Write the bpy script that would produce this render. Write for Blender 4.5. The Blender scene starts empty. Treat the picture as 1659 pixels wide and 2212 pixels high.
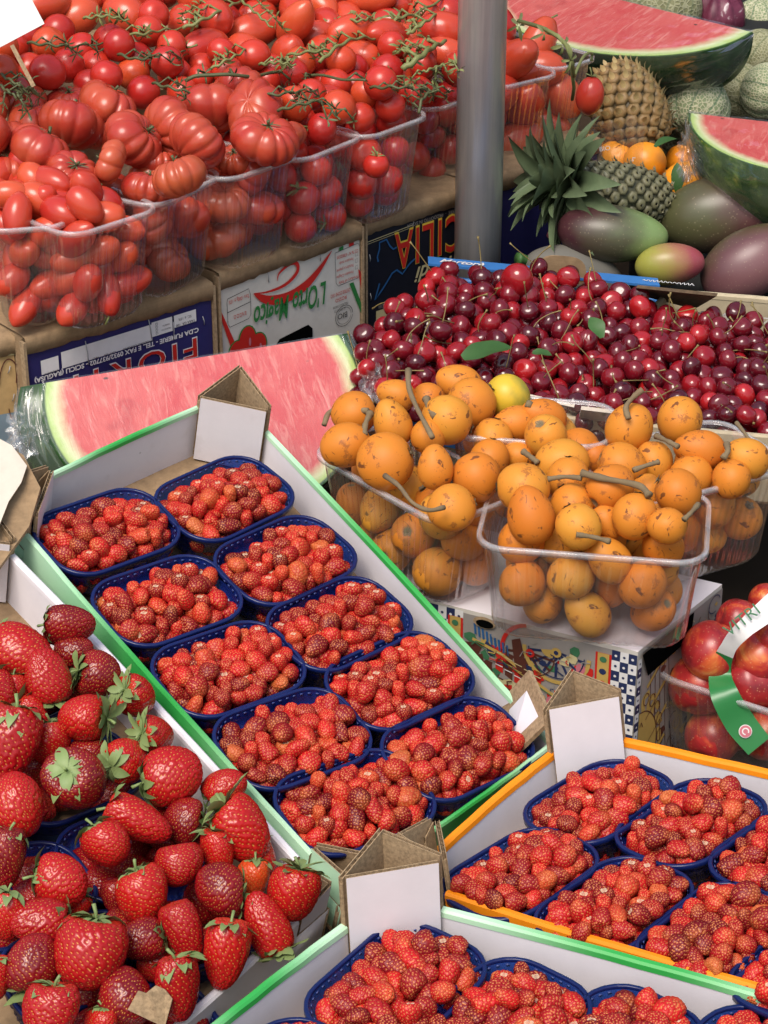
import bpy, math, random
import numpy as np
from mathutils import Vector, Matrix
R = math.radians
SC = bpy.context.scene
COL = SC.collection
# ------------------------------------------------------------ camera, sky, sun, exposure
PITCH = R(28.0); CAMZ = 1.75
cam_d = bpy.data.cameras.new('camera'); cam = bpy.data.objects.new('camera', cam_d); COL.objects.link(cam)
cam.location = (0, 0, CAMZ); cam.rotation_euler = (R(90) - PITCH, 0, 0)
cam_d.sensor_fit = 'AUTO'; cam_d.sensor_width = 36; cam_d.lens = 77.0
cam_d.clip_start = 0.05; cam_d.clip_end = 500
SC.camera = cam
W_ = bpy.data.worlds.new('World'); SC.world = W_; W_.use_nodes = True
wn = W_.node_tree.nodes; wl = W_.node_tree.links; wn.clear()
sky = wn.new('ShaderNodeTexSky'); sky.sky_type = 'NISHITA'; sky.sun_disc = False
SUN_EL, SUN_AZ = R(58), R(205)
sky.sun_elevation = SUN_EL; sky.sun_rotation = SUN_AZ; sky.air_density = 1.6; sky.dust_density = 4.0
bg = wn.new('ShaderNodeBackground'); bg.inputs['Strength'].default_value = 0.112
wo = wn.new('ShaderNodeOutputWorld'); wl.new(sky.outputs[0], bg.inputs[0]); wl.new(bg.outputs[0], wo.inputs[0])
sd = bpy.data.lights.new('sun', 'SUN'); sd.energy = 1.8; sd.angle = R(28); sd.color = (1, .95, .88)
sun = bpy.data.objects.new('sun', sd); COL.objects.link(sun)
sv = Vector((math.sin(SUN_AZ) * math.cos(SUN_EL), math.cos(SUN_AZ) * math.cos(SUN_EL), math.sin(SUN_EL)))
sun.rotation_euler = sv.to_track_quat('Z', 'Y').to_euler()
SC.view_settings.view_transform = 'Standard'; SC.view_settings.look = 'None'
SC.view_settings.exposure = 0.6; SC.view_settings.gamma = 1
SC.cycles.transparent_max_bounces = 24; SC.cycles.max_bounces = 8

# ------------------------------------------------------------ photo-to-world helpers (survey of the stall)
FPX = 77.0 / 36 * 2212
CP, SP = math.cos(PITCH), math.sin(PITCH)
EYE = Vector((0, 0, CAMZ))
RGT = Vector((1, 0, 0)); FWD = Vector((0, CP, -SP)); DWN = Vector((0, -SP, -CP))
def ray(px, py):
    return (FWD + RGT * ((px - 829.5) / FPX) + DWN * ((py - 1106) / FPX))
def at(px, py, z):
    d = ray(px, py); t = (z - CAMZ) / d.z
    return EYE + d * t
def on(px, py, p0, n):
    d = ray(px, py); t = (Vector(p0) - EYE).dot(n) / d.dot(n)
    return EYE + d * t
def proj(p):
    q = Vector(p) - EYE; w = q.dot(FWD)
    return 829.5 + FPX * q.dot(RGT) / w, 1106 + FPX * q.dot(DWN) / w, w
def frame(o, x, n):
    n = Vector(n).normalized(); x = Vector(x); x = (x - n * x.dot(n)).normalized(); y = n.cross(x)
    M = Matrix.Identity(4)
    for i, v in enumerate((x, y, n)):
        M[0][i], M[1][i], M[2][i] = v
    M.translation = Vector(o)
    return M
ZUP = Vector((0, 0, 1))

# ------------------------------------------------------------ object helpers
def meta(o, label=None, cat=None, group=None, kind=None):
    if label: o['label'] = label
    if cat: o['category'] = cat
    if group: o['group'] = group
    if kind: o['kind'] = kind
    return o
def empty(name, M, label, cat, group=None):
    o = bpy.data.objects.new(name, None); COL.objects.link(o); o.matrix_world = M
    o.empty_display_size = .02
    return meta(o, label, cat, group)
class MB:
    def __init__(s): s.v = []; s.f = []; s.m = []; s.n = 0; s.c = []
    def add(s, v, f, m=0, c=None):
        v = np.asarray(v, float).reshape(-1, 3); s.v.append(v)
        for q in f: s.f.append(tuple(int(i) + s.n for i in q)); s.m.append(m)
        s.c.append(np.zeros((len(v), 4)) if c is None else np.asarray(c, float)); s.n += len(v)
        return s
    def grid(s, P, m=0, wrapu=False, wrapv=False, c=None, flip=False):
        P = np.asarray(P, float); nu, nv = P.shape[:2]; F = []
        for i in range(nu if wrapu else nu - 1):
            for j in range(nv if wrapv else nv - 1):
                a, b = i * nv + j, ((i + 1) % nu) * nv + j
                c2, d = ((i + 1) % nu) * nv + (j + 1) % nv, i * nv + (j + 1) % nv
                F.append((a, d, c2, b) if flip else (a, b, c2, d))
        return s.add(P.reshape(-1, 3), F, m, c)
    def hexa(s, q, m=0):      # 8 corners: bottom 0-3, top 4-7 ; m int or 6 mats (bottom, top, sides01,12,23,30)
        F = [(3, 2, 1, 0), (4, 5, 6, 7), (0, 1, 5, 4), (1, 2, 6, 5), (2, 3, 7, 6), (3, 0, 4, 7)]
        mm = [m] * 6 if isinstance(m, int) else m
        v = np.array([tuple(x) for x in q], float)
        base = s.n; s.v.append(v); s.c.append(np.zeros((8, 4))); s.n += 8
        for f, k in zip(F, mm): s.f.append(tuple(i + base for i in f)); s.m.append(k)
        return s
    def box(s, x0, x1, y0, y1, z0, z1, m=0):
        return s.hexa([(x0, y0, z0), (x1, y0, z0), (x1, y1, z0), (x0, y1, z0), (x0, y0, z1), (x1, y0, z1), (x1, y1, z1), (x0, y1, z1)], m)
    def tube(s, pts, rad, n=7, m=0, cap=True, squash=1):
        pts = [Vector(p) for p in pts]; k = len(pts)
        rad = [rad] * k if not hasattr(rad, '__len__') else rad
        P = np.zeros((k, n, 3)); up = None
        for i, p in enumerate(pts):
            t = (pts[min(i + 1, k - 1)] - pts[max(i - 1, 0)]).normalized()
            if up is None: up = Vector((0, 0, 1)) if abs(t.z) < .9 else Vector((1, 0, 0))
            a = t.cross(up).normalized(); b = a.cross(t); up = b
            for j in range(n):
                an = 2 * math.pi * j / n
                P[i, j] = p + (a * math.cos(an) + b * math.sin(an) * squash) * rad[i]
        s.grid(P, m, wrapv=True)
        if cap:
            base = s.n - k * n
            s.f.append(tuple(base + j for j in range(n))); s.m.append(m)
            s.f.append(tuple(base + (k - 1) * n + j for j in reversed(range(n)))); s.m.append(m)
        return s
    def mesh(s, name, mats, smooth=True, col=False):
        me = bpy.data.meshes.new(name)
        me.from_pydata(np.concatenate(s.v).tolist(), [], s.f)
        for m in mats: me.materials.append(m)
        me.polygons.foreach_set('material_index', s.m)
        me.polygons.foreach_set('use_smooth', [smooth] * len(s.f))
        if col:
            at_ = me.color_attributes.new('Col', 'FLOAT_COLOR', 'POINT')
            at_.data.foreach_set('color', np.concatenate(s.c).ravel())
        me.update()
        return me
    def build(s, name, mats, parent=None, smooth=False, col=False):
        if not isinstance(mats, (list, tuple)): mats = [mats]
        o = bpy.data.objects.new(name, s.mesh(name, mats, smooth, col)); COL.objects.link(o)
        if parent: o.parent = parent
        return o
def bez(pts, n=24):          # smooth catmull-rom through points
    P = [Vector(p) for p in pts]; P = [P[0] * 2 - P[1]] + P + [P[-1] * 2 - P[-2]]; out = []
    segs = len(P) - 3
    for i in range(segs):
        for k in range(n // segs + (1 if i == segs - 1 else 0)):
            t = k / (n // segs)
            a, b, c, d = P[i:i + 4]
            out.append(.5 * ((2 * b) + (c - a) * t + (2 * a - 5 * b + 4 * c - d) * t * t + (3 * b - a - 3 * c + d) * t ** 3))
    return out
def link_part(name, me, parent, M=None):
    o = bpy.data.objects.new(name, me); COL.objects.link(o); o.parent = parent
    if M is not None: o.matrix_local = M
    return o

# ------------------------------------------------------------ materials
def srgb(r, g, b):
    f = lambda c: (c / 12.92 if c <= .04045 else ((c + .055) / 1.055) ** 2.4)
    return (f(r / 255), f(g / 255), f(b / 255))
class NT:
    def __init__(s, name):
        s.mat = bpy.data.materials.new(name); s.mat.use_nodes = True
        s.N = s.mat.node_tree.nodes; s.L = s.mat.node_tree.links
        s.b = s.N['Principled BSDF']; s.out = s.N['Material Output']
    def n(s, t, **k):
        x = s.N.new(t)
        for a, v in k.items():
            if a.startswith('i_'):
                key = a[2:]; key = int(key) if key.isdigit() else key.replace('_', ' ')
                s.put(x.inputs[key], v)
            else: setattr(x, a, v)
        return x
    def put(s, sock, v):
        if hasattr(v, 'is_output') or isinstance(v, bpy.types.NodeSocket): s.L.new(v, sock)
        elif isinstance(v, tuple) and len(v) == 3 and sock.type == 'RGBA': sock.default_value = (*v, 1)
        else: sock.default_value = v
    def coord(s): return s.n('ShaderNodeTexCoord').outputs['Object']
    def noise(s, scale, detail=4, rough=.55, vec=None, dist=0):
        x = s.n('ShaderNodeTexNoise', i_Scale=scale, i_Detail=detail, i_Roughness=rough, i_Distortion=dist)
        s.L.new(vec or s.coord(), x.inputs['Vector']); return x.outputs['Fac']
    def ramp(s, fac, stops, interp='LINEAR'):
        x = s.n('ShaderNodeValToRGB'); s.L.new(fac, x.inputs[0]); e = x.color_ramp; e.interpolation = interp
        while len(e.elements) < len(stops): e.elements.new(.5)
        for k, (p, c) in enumerate(stops):
            e.elements[k].position = p; e.elements[k].color = (*c, 1) if isinstance(c, tuple) else (c, c, c, 1)
        return x.outputs['Color']
    def mix(s, fac, a, b, mode='MIX'):
        x = s.n('ShaderNodeMix', data_type='RGBA', blend_type=mode)
        s.put(x.inputs[0], fac); s.put(x.inputs[6], a); s.put(x.inputs[7], b); return x.outputs[2]
    def math(s, op, a, b=0., c=0.):
        x = s.n('ShaderNodeMath', operation=op); s.put(x.inputs[0], a); s.put(x.inputs[1], b); s.put(x.inputs[2], c); return x.outputs[0]
    def rnd(s): return s.n('ShaderNodeObjectInfo').outputs['Random']
    def attr(s):
        a = s.n('ShaderNodeAttribute', attribute_name='Col'); x = s.n('ShaderNodeSeparateColor'); s.L.new(a.outputs['Color'], x.inputs[0]); return x.outputs
    def sep(s, v=None):
        x = s.n('ShaderNodeSeparateXYZ'); s.L.new(v or s.coord(), x.inputs[0]); return x.outputs
    def bump(s, h, strength=.3, dist=.001):
        x = s.n('ShaderNodeBump', i_Strength=strength, i_Distance=dist, i_Height=h); s.L.new(x.outputs[0], s.b.inputs['Normal'])
    def set(s, color=None, rough=.5, spec=.5, **k):
        if color is not None: s.put(s.b.inputs['Base Color'], color)
        s.put(s.b.inputs['Roughness'], rough); s.put(s.b.inputs['Specular IOR Level'], spec)
        for a, v in k.items(): s.put(s.b.inputs[a.replace('_', ' ')], v)
        return s.mat
MAT = {}
def paper(name, col, var=.12, rough=.75, scale=60, kraft=False):
    t = NT(name); c2 = tuple(x * (1 - var * 1.6) for x in col)
    n1 = t.noise(scale, 6, .65); n2 = t.noise(7, 3)
    c = t.mix(t.ramp(n1, [(.35, 0.), (.65, 1.)]), col, c2)
    c = t.mix(t.math('MULTIPLY', t.ramp(n2, [(.4, 0.), (.75, 1.)]), .45 if kraft else .2), c, tuple(x * .72 for x in col))
    if kraft:
        w = t.n('ShaderNodeTexNoise', i_Scale=1.0, i_Detail=3.); mp = t.n('ShaderNodeMapping'); mp.inputs['Scale'].default_value = (25, 25, 420)
        t.L.new(t.coord(), mp.inputs[0]); t.L.new(mp.outputs[0], w.inputs['Vector'])
        c = t.mix(t.math('MULTIPLY', t.ramp(w.outputs['Fac'], [(.45, 0.), (.7, 1.)]), .3), c, tuple(x * .55 for x in col))
    vs = t.n('ShaderNodeTexVoronoi', i_Scale=55.); t.L.new(t.coord(), vs.inputs['Vector']); c = t.mix(t.math('MULTIPLY', t.ramp(vs.outputs['Distance'], [(.05, 1.), (.09, 0.)]), t.math('MULTIPLY', t.ramp(t.noise(9, 2), [(.55, 0.), (.62, 1.)]), .55)), c, tuple(x * .35 for x in col))
    c = t.mix(t.math('MULTIPLY', t.ramp(t.noise(18, 5, .7), [(.60, 0.), (.72, 1.)]), .16), c, tuple(x * .5 for x in (col[0], col[1] * .9, col[2] * .75)))
    t.bump(n1, .25, .0006)
    MAT[name] = t.set(c, rough, .3); return MAT[name]
paper('kraft', (.34, .225, .125), .2, .85, 90, True)
paper('kraft_edge', (.42, .29, .17), .30, .9, 300, True)
paper('kraft_dark', (.13, .085, .05), .3, .9, 120, True)
paper('white_card', (.74, .70, .74), .03, .6, 40)
paper('cream_card', (.62, .55, .46), .06, .7, 50)
paper('mint', (.42, .66, .47), .05, .5, 40)
paper('orange_print', (.90, .27, .008), .06, .5, 40)
paper('navy_print', (.028, .026, .12), .1, .45, 30)
paper('black_print', (.012, .013, .022), .1, .4, 30)
paper('orto_white', (.60, .56, .50), .06, .6, 50)
paper('blue_print', (.04, .17, .45), .08, .45, 50)
paper('tan_print', (.50, .42, .28), .12, .7, 50)
paper('picture_gold', (.55, .36, .16), .3, .6, 14)
paper('picture_blue', (.20, .27, .33), .15, .6, 20)
def flat(name, col, rough=.5, spec=.4):
    t = NT(name); n = t.noise(80, 3)
    MAT[name] = t.set(t.mix(n, col, tuple(x * .8 for x in col)), rough, spec); return MAT[name]
flat('ink_white', (.75, .73, .72)); flat('ink_red', (.55, .022, .015)); flat('ink_green', (.03, .20, .045)); flat('ink_black', (.02, .02, .025))
flat('ink_yellow', (.72, .52, .06)); flat('ink_blue', (.02, .10, .26)); flat('ink_cream', (.58, .50, .27)); flat('ink_brown', (.10, .03, .02))
flat('ink_pink', (.55, .16, .20)); flat('ink_navy', (.02, .03, .09)); flat('ink_ochre', (.50, .33, .09)); flat('staple', (.35, .35, .36), .3, .8)
flat('ink_gray', (.30, .27, .25)); flat('ink_leaf', (.05, .17, .08)); flat('hole', (.003, .003, .003), .9, 0.); flat('board_black', (.012, .013, .013), .8)
def green_rim():
    t = NT('green_rim'); a = t.attr()
    MAT['green_rim'] = t.set(t.mix(t.ramp(a[0], [(0., 0.), (.45, 1.), (.55, 1.), (1., 0.)], 'EASE'), (.50, .74, .52), (.03, .34, .06)), .42, .5)
green_rim()
def clear(name, tint, fac, rough=.12, edge=.55):
    t = NT(name); t.N.remove(t.b)
    tr = t.n('ShaderNodeBsdfTransparent'); tr.inputs[0].default_value = (*tint, 1)
    df = t.n('ShaderNodeBsdfDiffuse'); df.inputs[0].default_value = (.85, .84, .86, 1)
    gl = t.n('ShaderNodeBsdfGlossy', i_Roughness=rough); gl.inputs[0].default_value = (1, 1, 1, 1)
    n = t.noise(45, 4, .7)
    bp = t.n('ShaderNodeBump', i_Strength=.25, i_Distance=.001, i_Height=n)
    t.L.new(bp.outputs[0], gl.inputs['Normal'])
    fr = t.n('ShaderNodeLayerWeight', i_Blend=.25)
    m1 = t.n('ShaderNodeMixShader'); t.put(m1.inputs[0], t.math('MULTIPLY', t.ramp(n, [(.3, .6), (.8, 1.3)]), fac)); t.L.new(tr.outputs[0], m1.inputs[1]); t.L.new(df.outputs[0], m1.inputs[2])
    m2 = t.n('ShaderNodeMixShader'); t.put(m2.inputs[0], t.math('MULTIPLY_ADD', fr.outputs['Facing'], edge, .03)); t.L.new(m1.outputs[0], m2.inputs[1]); t.L.new(gl.outputs[0], m2.inputs[2])
    t.L.new(m2.outputs[0], t.out.inputs[0]); MAT[name] = t.mat
clear('clear_wall', (.98, .975, .98), .032, .08, .66)
clear('clear_rim', (.96, .955, .965), .30, .12, .6)
clear('film', (.99, .99, .99), .04, .07, .45)
def blue_plastic():
    t = NT('blue_plastic'); m = t.set((.008, .020, .15), .22, .5)
    tr = t.n('ShaderNodeBsdfTransparent'); tr.inputs[0].default_value = (.10, .28, .85, 1)
    mx = t.n('ShaderNodeMixShader', i_0=.28); t.L.new(t.b.outputs[0], mx.inputs[1]); t.L.new(tr.outputs[0], mx.inputs[2]); t.L.new(mx.outputs[0], t.out.inputs[0])
    MAT['blue_plastic'] = m
    t = NT('blue_rim'); MAT['blue_rim'] = t.set((.005, .012, .080), .28, .4)
    t = NT('blue_dash'); MAT['blue_dash'] = t.set((.04, .06, .20), .3, .5)
blue_plastic()
def steel():
    t = NT('galvanised'); n = t.noise(30, 5, .6); mp = t.n('ShaderNodeMapping'); mp.inputs['Scale'].default_value = (60, 60, 2)
    t.L.new(t.coord(), mp.inputs[0]); n2 = t.ramp(t.noise(1.5, 5, .7, mp.outputs[0]), [(.35, 0.), (.65, 1.)])
    c = t.mix(n, (.70, .66, .63), (.58, .55, .54)); c = t.mix(t.math('MULTIPLY', n2, .4), c, (.25, .26, .28))
    MAT['galvanised'] = t.set(c, .30, .5, Metallic=.45)
steel()
def wood():
    t = NT('table_wood'); n = t.noise(12, 5); MAT['table_wood'] = t.set(t.mix(n, (.06, .04, .025), (.03, .02, .013)), .8, .2)
    t = NT('asphalt'); n = t.noise(120, 6); MAT['asphalt'] = t.set(t.mix(n, (.04, .04, .042), (.07, .068, .065)), .9, .2)
wood()
# ------------------------------------------------------------ containers
def rrect(hx, hy, rc, n=24):
    """rounded rectangle outline, n points per quarter corner, arc-length friendly"""
    P = []; per = max(3, n // 4)
    sides = [((hx - rc), (hy - rc), 0), (-(hx - rc), (hy - rc), 90), (-(hx - rc), -(hy - rc), 180), ((hx - rc), -(hy - rc), 270)]
    ends = []
    for cx, cy, a0 in sides:
        arc = [(cx + rc * math.cos(R(a0 + 90 * k / per)), cy + rc * math.sin(R(a0 + 90 * k / per))) for k in range(per + 1)]
        ends.append(arc)
    for i in range(4):
        a = ends[i]; b = ends[(i + 1) % 4]; P += a
        p, q = a[-1], b[0]; d = math.dist(p, q); k = max(2, int(d / .0022))
        P += [(p[0] + (q[0] - p[0]) * t / k, p[1] + (q[1] - p[1]) * t / k) for t in range(1, k)]
    return np.array(P)
def resample(P, n):
    Q = np.vstack([P, P[:1]]); d = np.r_[0, np.cumsum(np.linalg.norm(np.diff(Q, axis=0), axis=1))]
    t = np.linspace(0, d[-1], n, endpoint=False)
    return np.stack([np.interp(t, d, Q[:, 0]), np.interp(t, d, Q[:, 1])], 1)
def tub_mesh(L, W, H, rc, taper, rib, ribn, n=240, bellow=0):
    """shell from rim (z=0) down to floor (z=-H) with vertical ribs"""
    rings = []
    zs = [0, -.004, -.008, -.02, -.35 * H, -.65 * H, -.9 * H, -H * .97, -H, -H, -H]
    sc = [0, .1, .2, .3, .5, .75, .95, 1.3, 1.9, 4, 8]
    ra = [0, 0, 0, 1, 1, 1, 1, .5, 0, 0, 0]
    for z, s, r in zip(zs, sc, ra):
        ins = taper * s
        hx, hy = max(L / 2 - ins, .006), max(W / 2 - ins, .004)
        P = resample(rrect(hx, hy, min(rc * (1 - .0 * s), hx * .95, hy * .95)), n)
        if r and rib:
            d = np.roll(P, -1, 0) - np.roll(P, 1, 0); nn = np.stack([d[:, 1], -d[:, 0]], 1); nn /= np.linalg.norm(nn, axis=1)[:, None] + 1e-9
            ph = np.arange(n) / n * ribn * 2 * np.pi
            P = P + nn * (rib * r * np.sign(np.sin(ph)) * np.abs(np.sin(ph)) ** .5)[:, None]
        rings.append(np.c_[P, np.full(n, z)])
    return np.array(rings)
def lip_mesh(L, W, rc, wid, th, n=160, drop=.004):
    b = MB(); prof = [(-wid * .2, -drop * .2), (-wid * .2, th * .6), (0, th), (wid * .7, th), (wid, th * .5), (wid, -drop), (wid * .75, -drop)]
    G = []
    for off, z in prof:
        P = resample(rrect(L / 2 + off, W / 2 + off, rc + off), n); G.append(np.c_[P, np.full(n, z)])
    b.grid(np.array(G), 0, wrapv=True)
    return b
TUBS = {}
def tub(kind, L, W, H, rc, taper, rib, ribn):
    key = (kind, L, W, H)
    if key not in TUBS:
        b = MB(); b.grid(tub_mesh(L, W, H, rc, taper, rib, ribn), 0, wrapv=True)
        m = {'clear': ['clear_wall', 'clear_rim'], 'blue': ['blue_plastic', 'blue_rim']}[kind]
        body = b.mesh(kind + '_tub_body', [MAT[m[0]]])
        lip = lip_mesh(L, W, rc, .0042 if kind == 'clear' else .0030, .0016)
        mats = [MAT[m[1]]]
        if kind == 'blue':        # moulded dashes round the inner lip
            mats.append(MAT['blue_dash']); P = resample(rrect(L / 2 - .0016, W / 2 - .0016, rc), 104)
            for i in range(0, 104, 2):
                p, q = P[i], P[(i + 1) % 104]; d = (q - p) * .72; nn = np.array([d[1], -d[0]]); nn = nn / np.linalg.norm(nn) * .0004
                z0, z1 = -.0032, -.0012
                lip.hexa([(*(p + nn), z0), (*(p + d + nn), z0), (*(p + d - nn), z0), (*(p - nn), z0), (*(p + nn), z1), (*(p + d + nn), z1), (*(p + d - nn), z1), (*(p - nn), z1)], 1)
        TUBS[key] = (body, lip.mesh(kind + '_tub_rim', mats))
    return TUBS[key]
def place_tub(kind, name, M, L, W, H, label, cat, group, rc=None, taper=None):
    rc = rc or (.032 if kind == 'blue' else .026)
    taper = taper or (.009 if kind == 'blue' else .0125)
    body, lip = tub(kind, L, W, H, rc, taper, .0009 if kind == 'clear' else .0004, 60 if kind == 'clear' else 48)
    e = empty(name, M, label, cat, group)
    link_part('tub', body, e); link_part('rim', lip, e)
    return e

def wavy(b, p0, p1, zt, depth, t, m, jag=0):
    """corrugated top edge of a cardboard sheet: sine flute ribbon between two liners"""
    p0, p1 = Vector(p0), Vector(p1); d = p1 - p0; L = d.length; d.normalize(); nn = Vector((d.y, -d.x, 0))
    k = max(6, int(L / .0009)); G = []
    for i in range(k + 1):
        s = L * i / k; o = math.sin(s / .0058 * 2 * math.pi) * t * .42
        q = p0 + d * s + nn * o
        G.append([(q.x, q.y, zt - depth), (q.x, q.y, zt - .0004)])
    b.grid(np.array(G), m)
def board(b, p0, p1, z0, z1, t=.004, mf=0, mb=0, me=0, z1b=None):
    """upright cardboard sheet from p0 to p1 (2D), front face towards the left of p0->p1"""
    z1b = z1 if z1b is None else z1b
    p0, p1 = Vector((p0[0], p0[1], 0)), Vector((p1[0], p1[1], 0)); d = (p1 - p0).normalized(); nn = Vector((-d.y, d.x, 0))
    def slab(o0, o1, mA, mB, dz=0):
        q = [p0 + nn * o1, p1 + nn * o1, p1 + nn * o0, p0 + nn * o0]
        lo = [Vector((v.x, v.y, z0)) for v in q]; hi = [Vector((v.x, v.y, (z1 if i in (0, 3) else z1b) - dz)) for i, v in enumerate(q)]
        b.hexa(lo + hi, [me, me, mA, me, mB, me])
    h = t / 2; l = .0007
    slab(h - l, h, mf, me); slab(-h, -h + l, me, mb)
    slab(-h + l + .0002, h - l - .0002, me, me, dz=.006)
    k = max(6, int((p1 - p0).length / .0009)); G = []; L = (p1 - p0).length
    for i in range(k + 1):
        s = L * i / k; q = p0 + d * s + nn * (math.sin(s / .0062 * 2 * math.pi) * (h - l) * .95)
        zz = z1 + (z1b - z1) * i / k
        G.append([(q.x, q.y, zz - .007), (q.x, q.y, zz - .0005)])
    b.grid(np.array(G), me)
def wall_strip(b, p0, p1, z0, zt, t, mi, mr, mo, fold=0.):
    """crate side: doubled board with a rounded printed top; inner face on the left of p0->p1"""
    p0, p1 = Vector((p0[0], p0[1], 0)), Vector((p1[0], p1[1], 0)); d = (p1 - p0).normalized(); nn = Vector((-d.y, d.x, 0))
    prof = [(t, z0, 0), (t, zt - .012 - fold, 0), (t + .0008, zt - .010 - fold, 1), (t + .0006, zt - .0025, 1), (t * .8, zt - .0004, 1), (t * .5, zt, 1), (t * .15, zt - .0006, 1), (-.0004, zt - .003, 1), (0, zt - .02, 1), (0, z0, 2)]
    prof = [(t, z0, 0), (t, zt - .007 - fold, 0), (t + .0007, zt - .0065 - fold, 1), (t + .0004, zt - .002, 1), (t * .8, zt - .0003, 1), (t * .3, zt, 1), (0, zt - .002, 1), (-.0002, zt - .03, 1), (0, z0, 2)]
    k = 12; G = []; C = []
    rng = random.Random(int(zt * 1e4) + int(p0.x * 1e4))
    for i in range(k + 1):
        s = i / k; base = p0.lerp(p1, s); wob = math.sin(s * math.pi) * -.0025 + rng.uniform(-.0004, .0004)
        G.append([tuple(base + nn * (o + wob) + Vector((0, 0, z))) for o, z, _ in prof]); C.append([(s, 0, 0, 1)] * len(prof))
    G = np.array(G); C = np.array(C)
    for j in range(len(prof) - 1):
        mt = [mi, mi, mr, mr, mr, mr, mr, mr, mo][j] if j else mi
        b.grid(G[:, j:j + 2], mt, c=C[:, j:j + 2].reshape(-1, 4), flip=True)
    for e, i in ((0, 0), (1, k)):
        b.add(G[i], [tuple(range(len(prof)))] if e else [tuple(reversed(range(len(prof))))], 3)
def carton(name, label, corners, n, depth, rim, outer, posts, group=None, cat='crate', t=.007, cut=.055, inner='white_card', floor='kraft', spec=None):
    """open cardboard tray. corners: 4 rim corners (world, counter-clockwise seen from above)"""
    o = sum(corners, Vector()) / 4
    M = frame(o, corners[1] - corners[0], n); Mi = M.inverted()
    c = [Mi @ v for v in corners]
    e = empty(name, M, label, cat, group)
    mats = [MAT[inner], MAT[rim], MAT[outer], MAT['kraft_edge']]
    cin = Vector((0, 0, 0))
    spec = spec or {}
    for i in range(4):
        p, q = c[i], c[(i + 1) % 4]; d = (q - p).normalized()
        a = cut if i in posts else .0; bb = cut if (i + 1) % 4 in posts else 0.
        b = MB(); zt = spec.get(('z', i), 0)
        wall_strip(b, p + d * a, q - d * bb, -depth, zt, t, 0, 1, 2, spec.get(('fold', i), 0))
        # low shoulders beside the posts
        for s0, s1 in ((0, a), ((q - p).length - bb, (q - p).length)):
            if s1 - s0 > .005: board(b, p + d * s0 + Vector((-d.y, d.x, 0)) * .003, p + d * s1 + Vector((-d.y, d.x, 0)) * .003, -depth, zt - .022, .0045, 3, 2, 3)
        b.build('side_wall', mats, e, True, True)
    b = MB(); q = [Vector((v.x, v.y, -depth)) for v in c]; lo = [v - Vector((0, 0, .004)) for v in q]
    b.hexa(lo + q, 0); b.build('crate_floor', [MAT[floor]], e)
    for i in posts:
        ph = posts[i] if isinstance(posts, dict) else .04
        la, lb, hh, th = ph if isinstance(ph, tuple) else (.06, .06, ph, .0045)
        P = c[i]; dn = (c[(i + 1) % 4] - P).normalized(); dp = (c[(i - 1) % 4] - P).normalized(); inn = (dn + dp)
        A = P + dn * la; B = P + dp * lb; o1 = P + inn * .004
        b = MB()
        # outer pair follows the two walls, doubled board
        board(b, o1, A + inn * .004, -depth + .003, hh, th, 3, 1, 3, hh - .016)
        board(b, B + inn * .004, o1, -depth + .003, hh - .010, th, 3, 1, 3, hh - .002)
        # inner diagonal, white face to the inside, kraft back, with side tabs
        A2 = A + dp * .004 + dn * .000; B2 = B + dn * .004; m1 = A2.lerp(B2, .16); m2 = A2.lerp(B2, .84)
        board(b, B2 + inn * .006, A2 + inn * .006, -depth + .003, hh - .012, th, 0, 3, 3, hh - .012)
        board(b, B2 + inn * .003 , B2 - dp * .012 + inn * .003, -depth + .003, hh - .012, th * .8, 3, 0, 3, hh - .02)
        b.build('corner_post', [MAT[inner], MAT[rim], MAT[outer], MAT['kraft_edge']], e, False, True)
    return e, M, c

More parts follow.
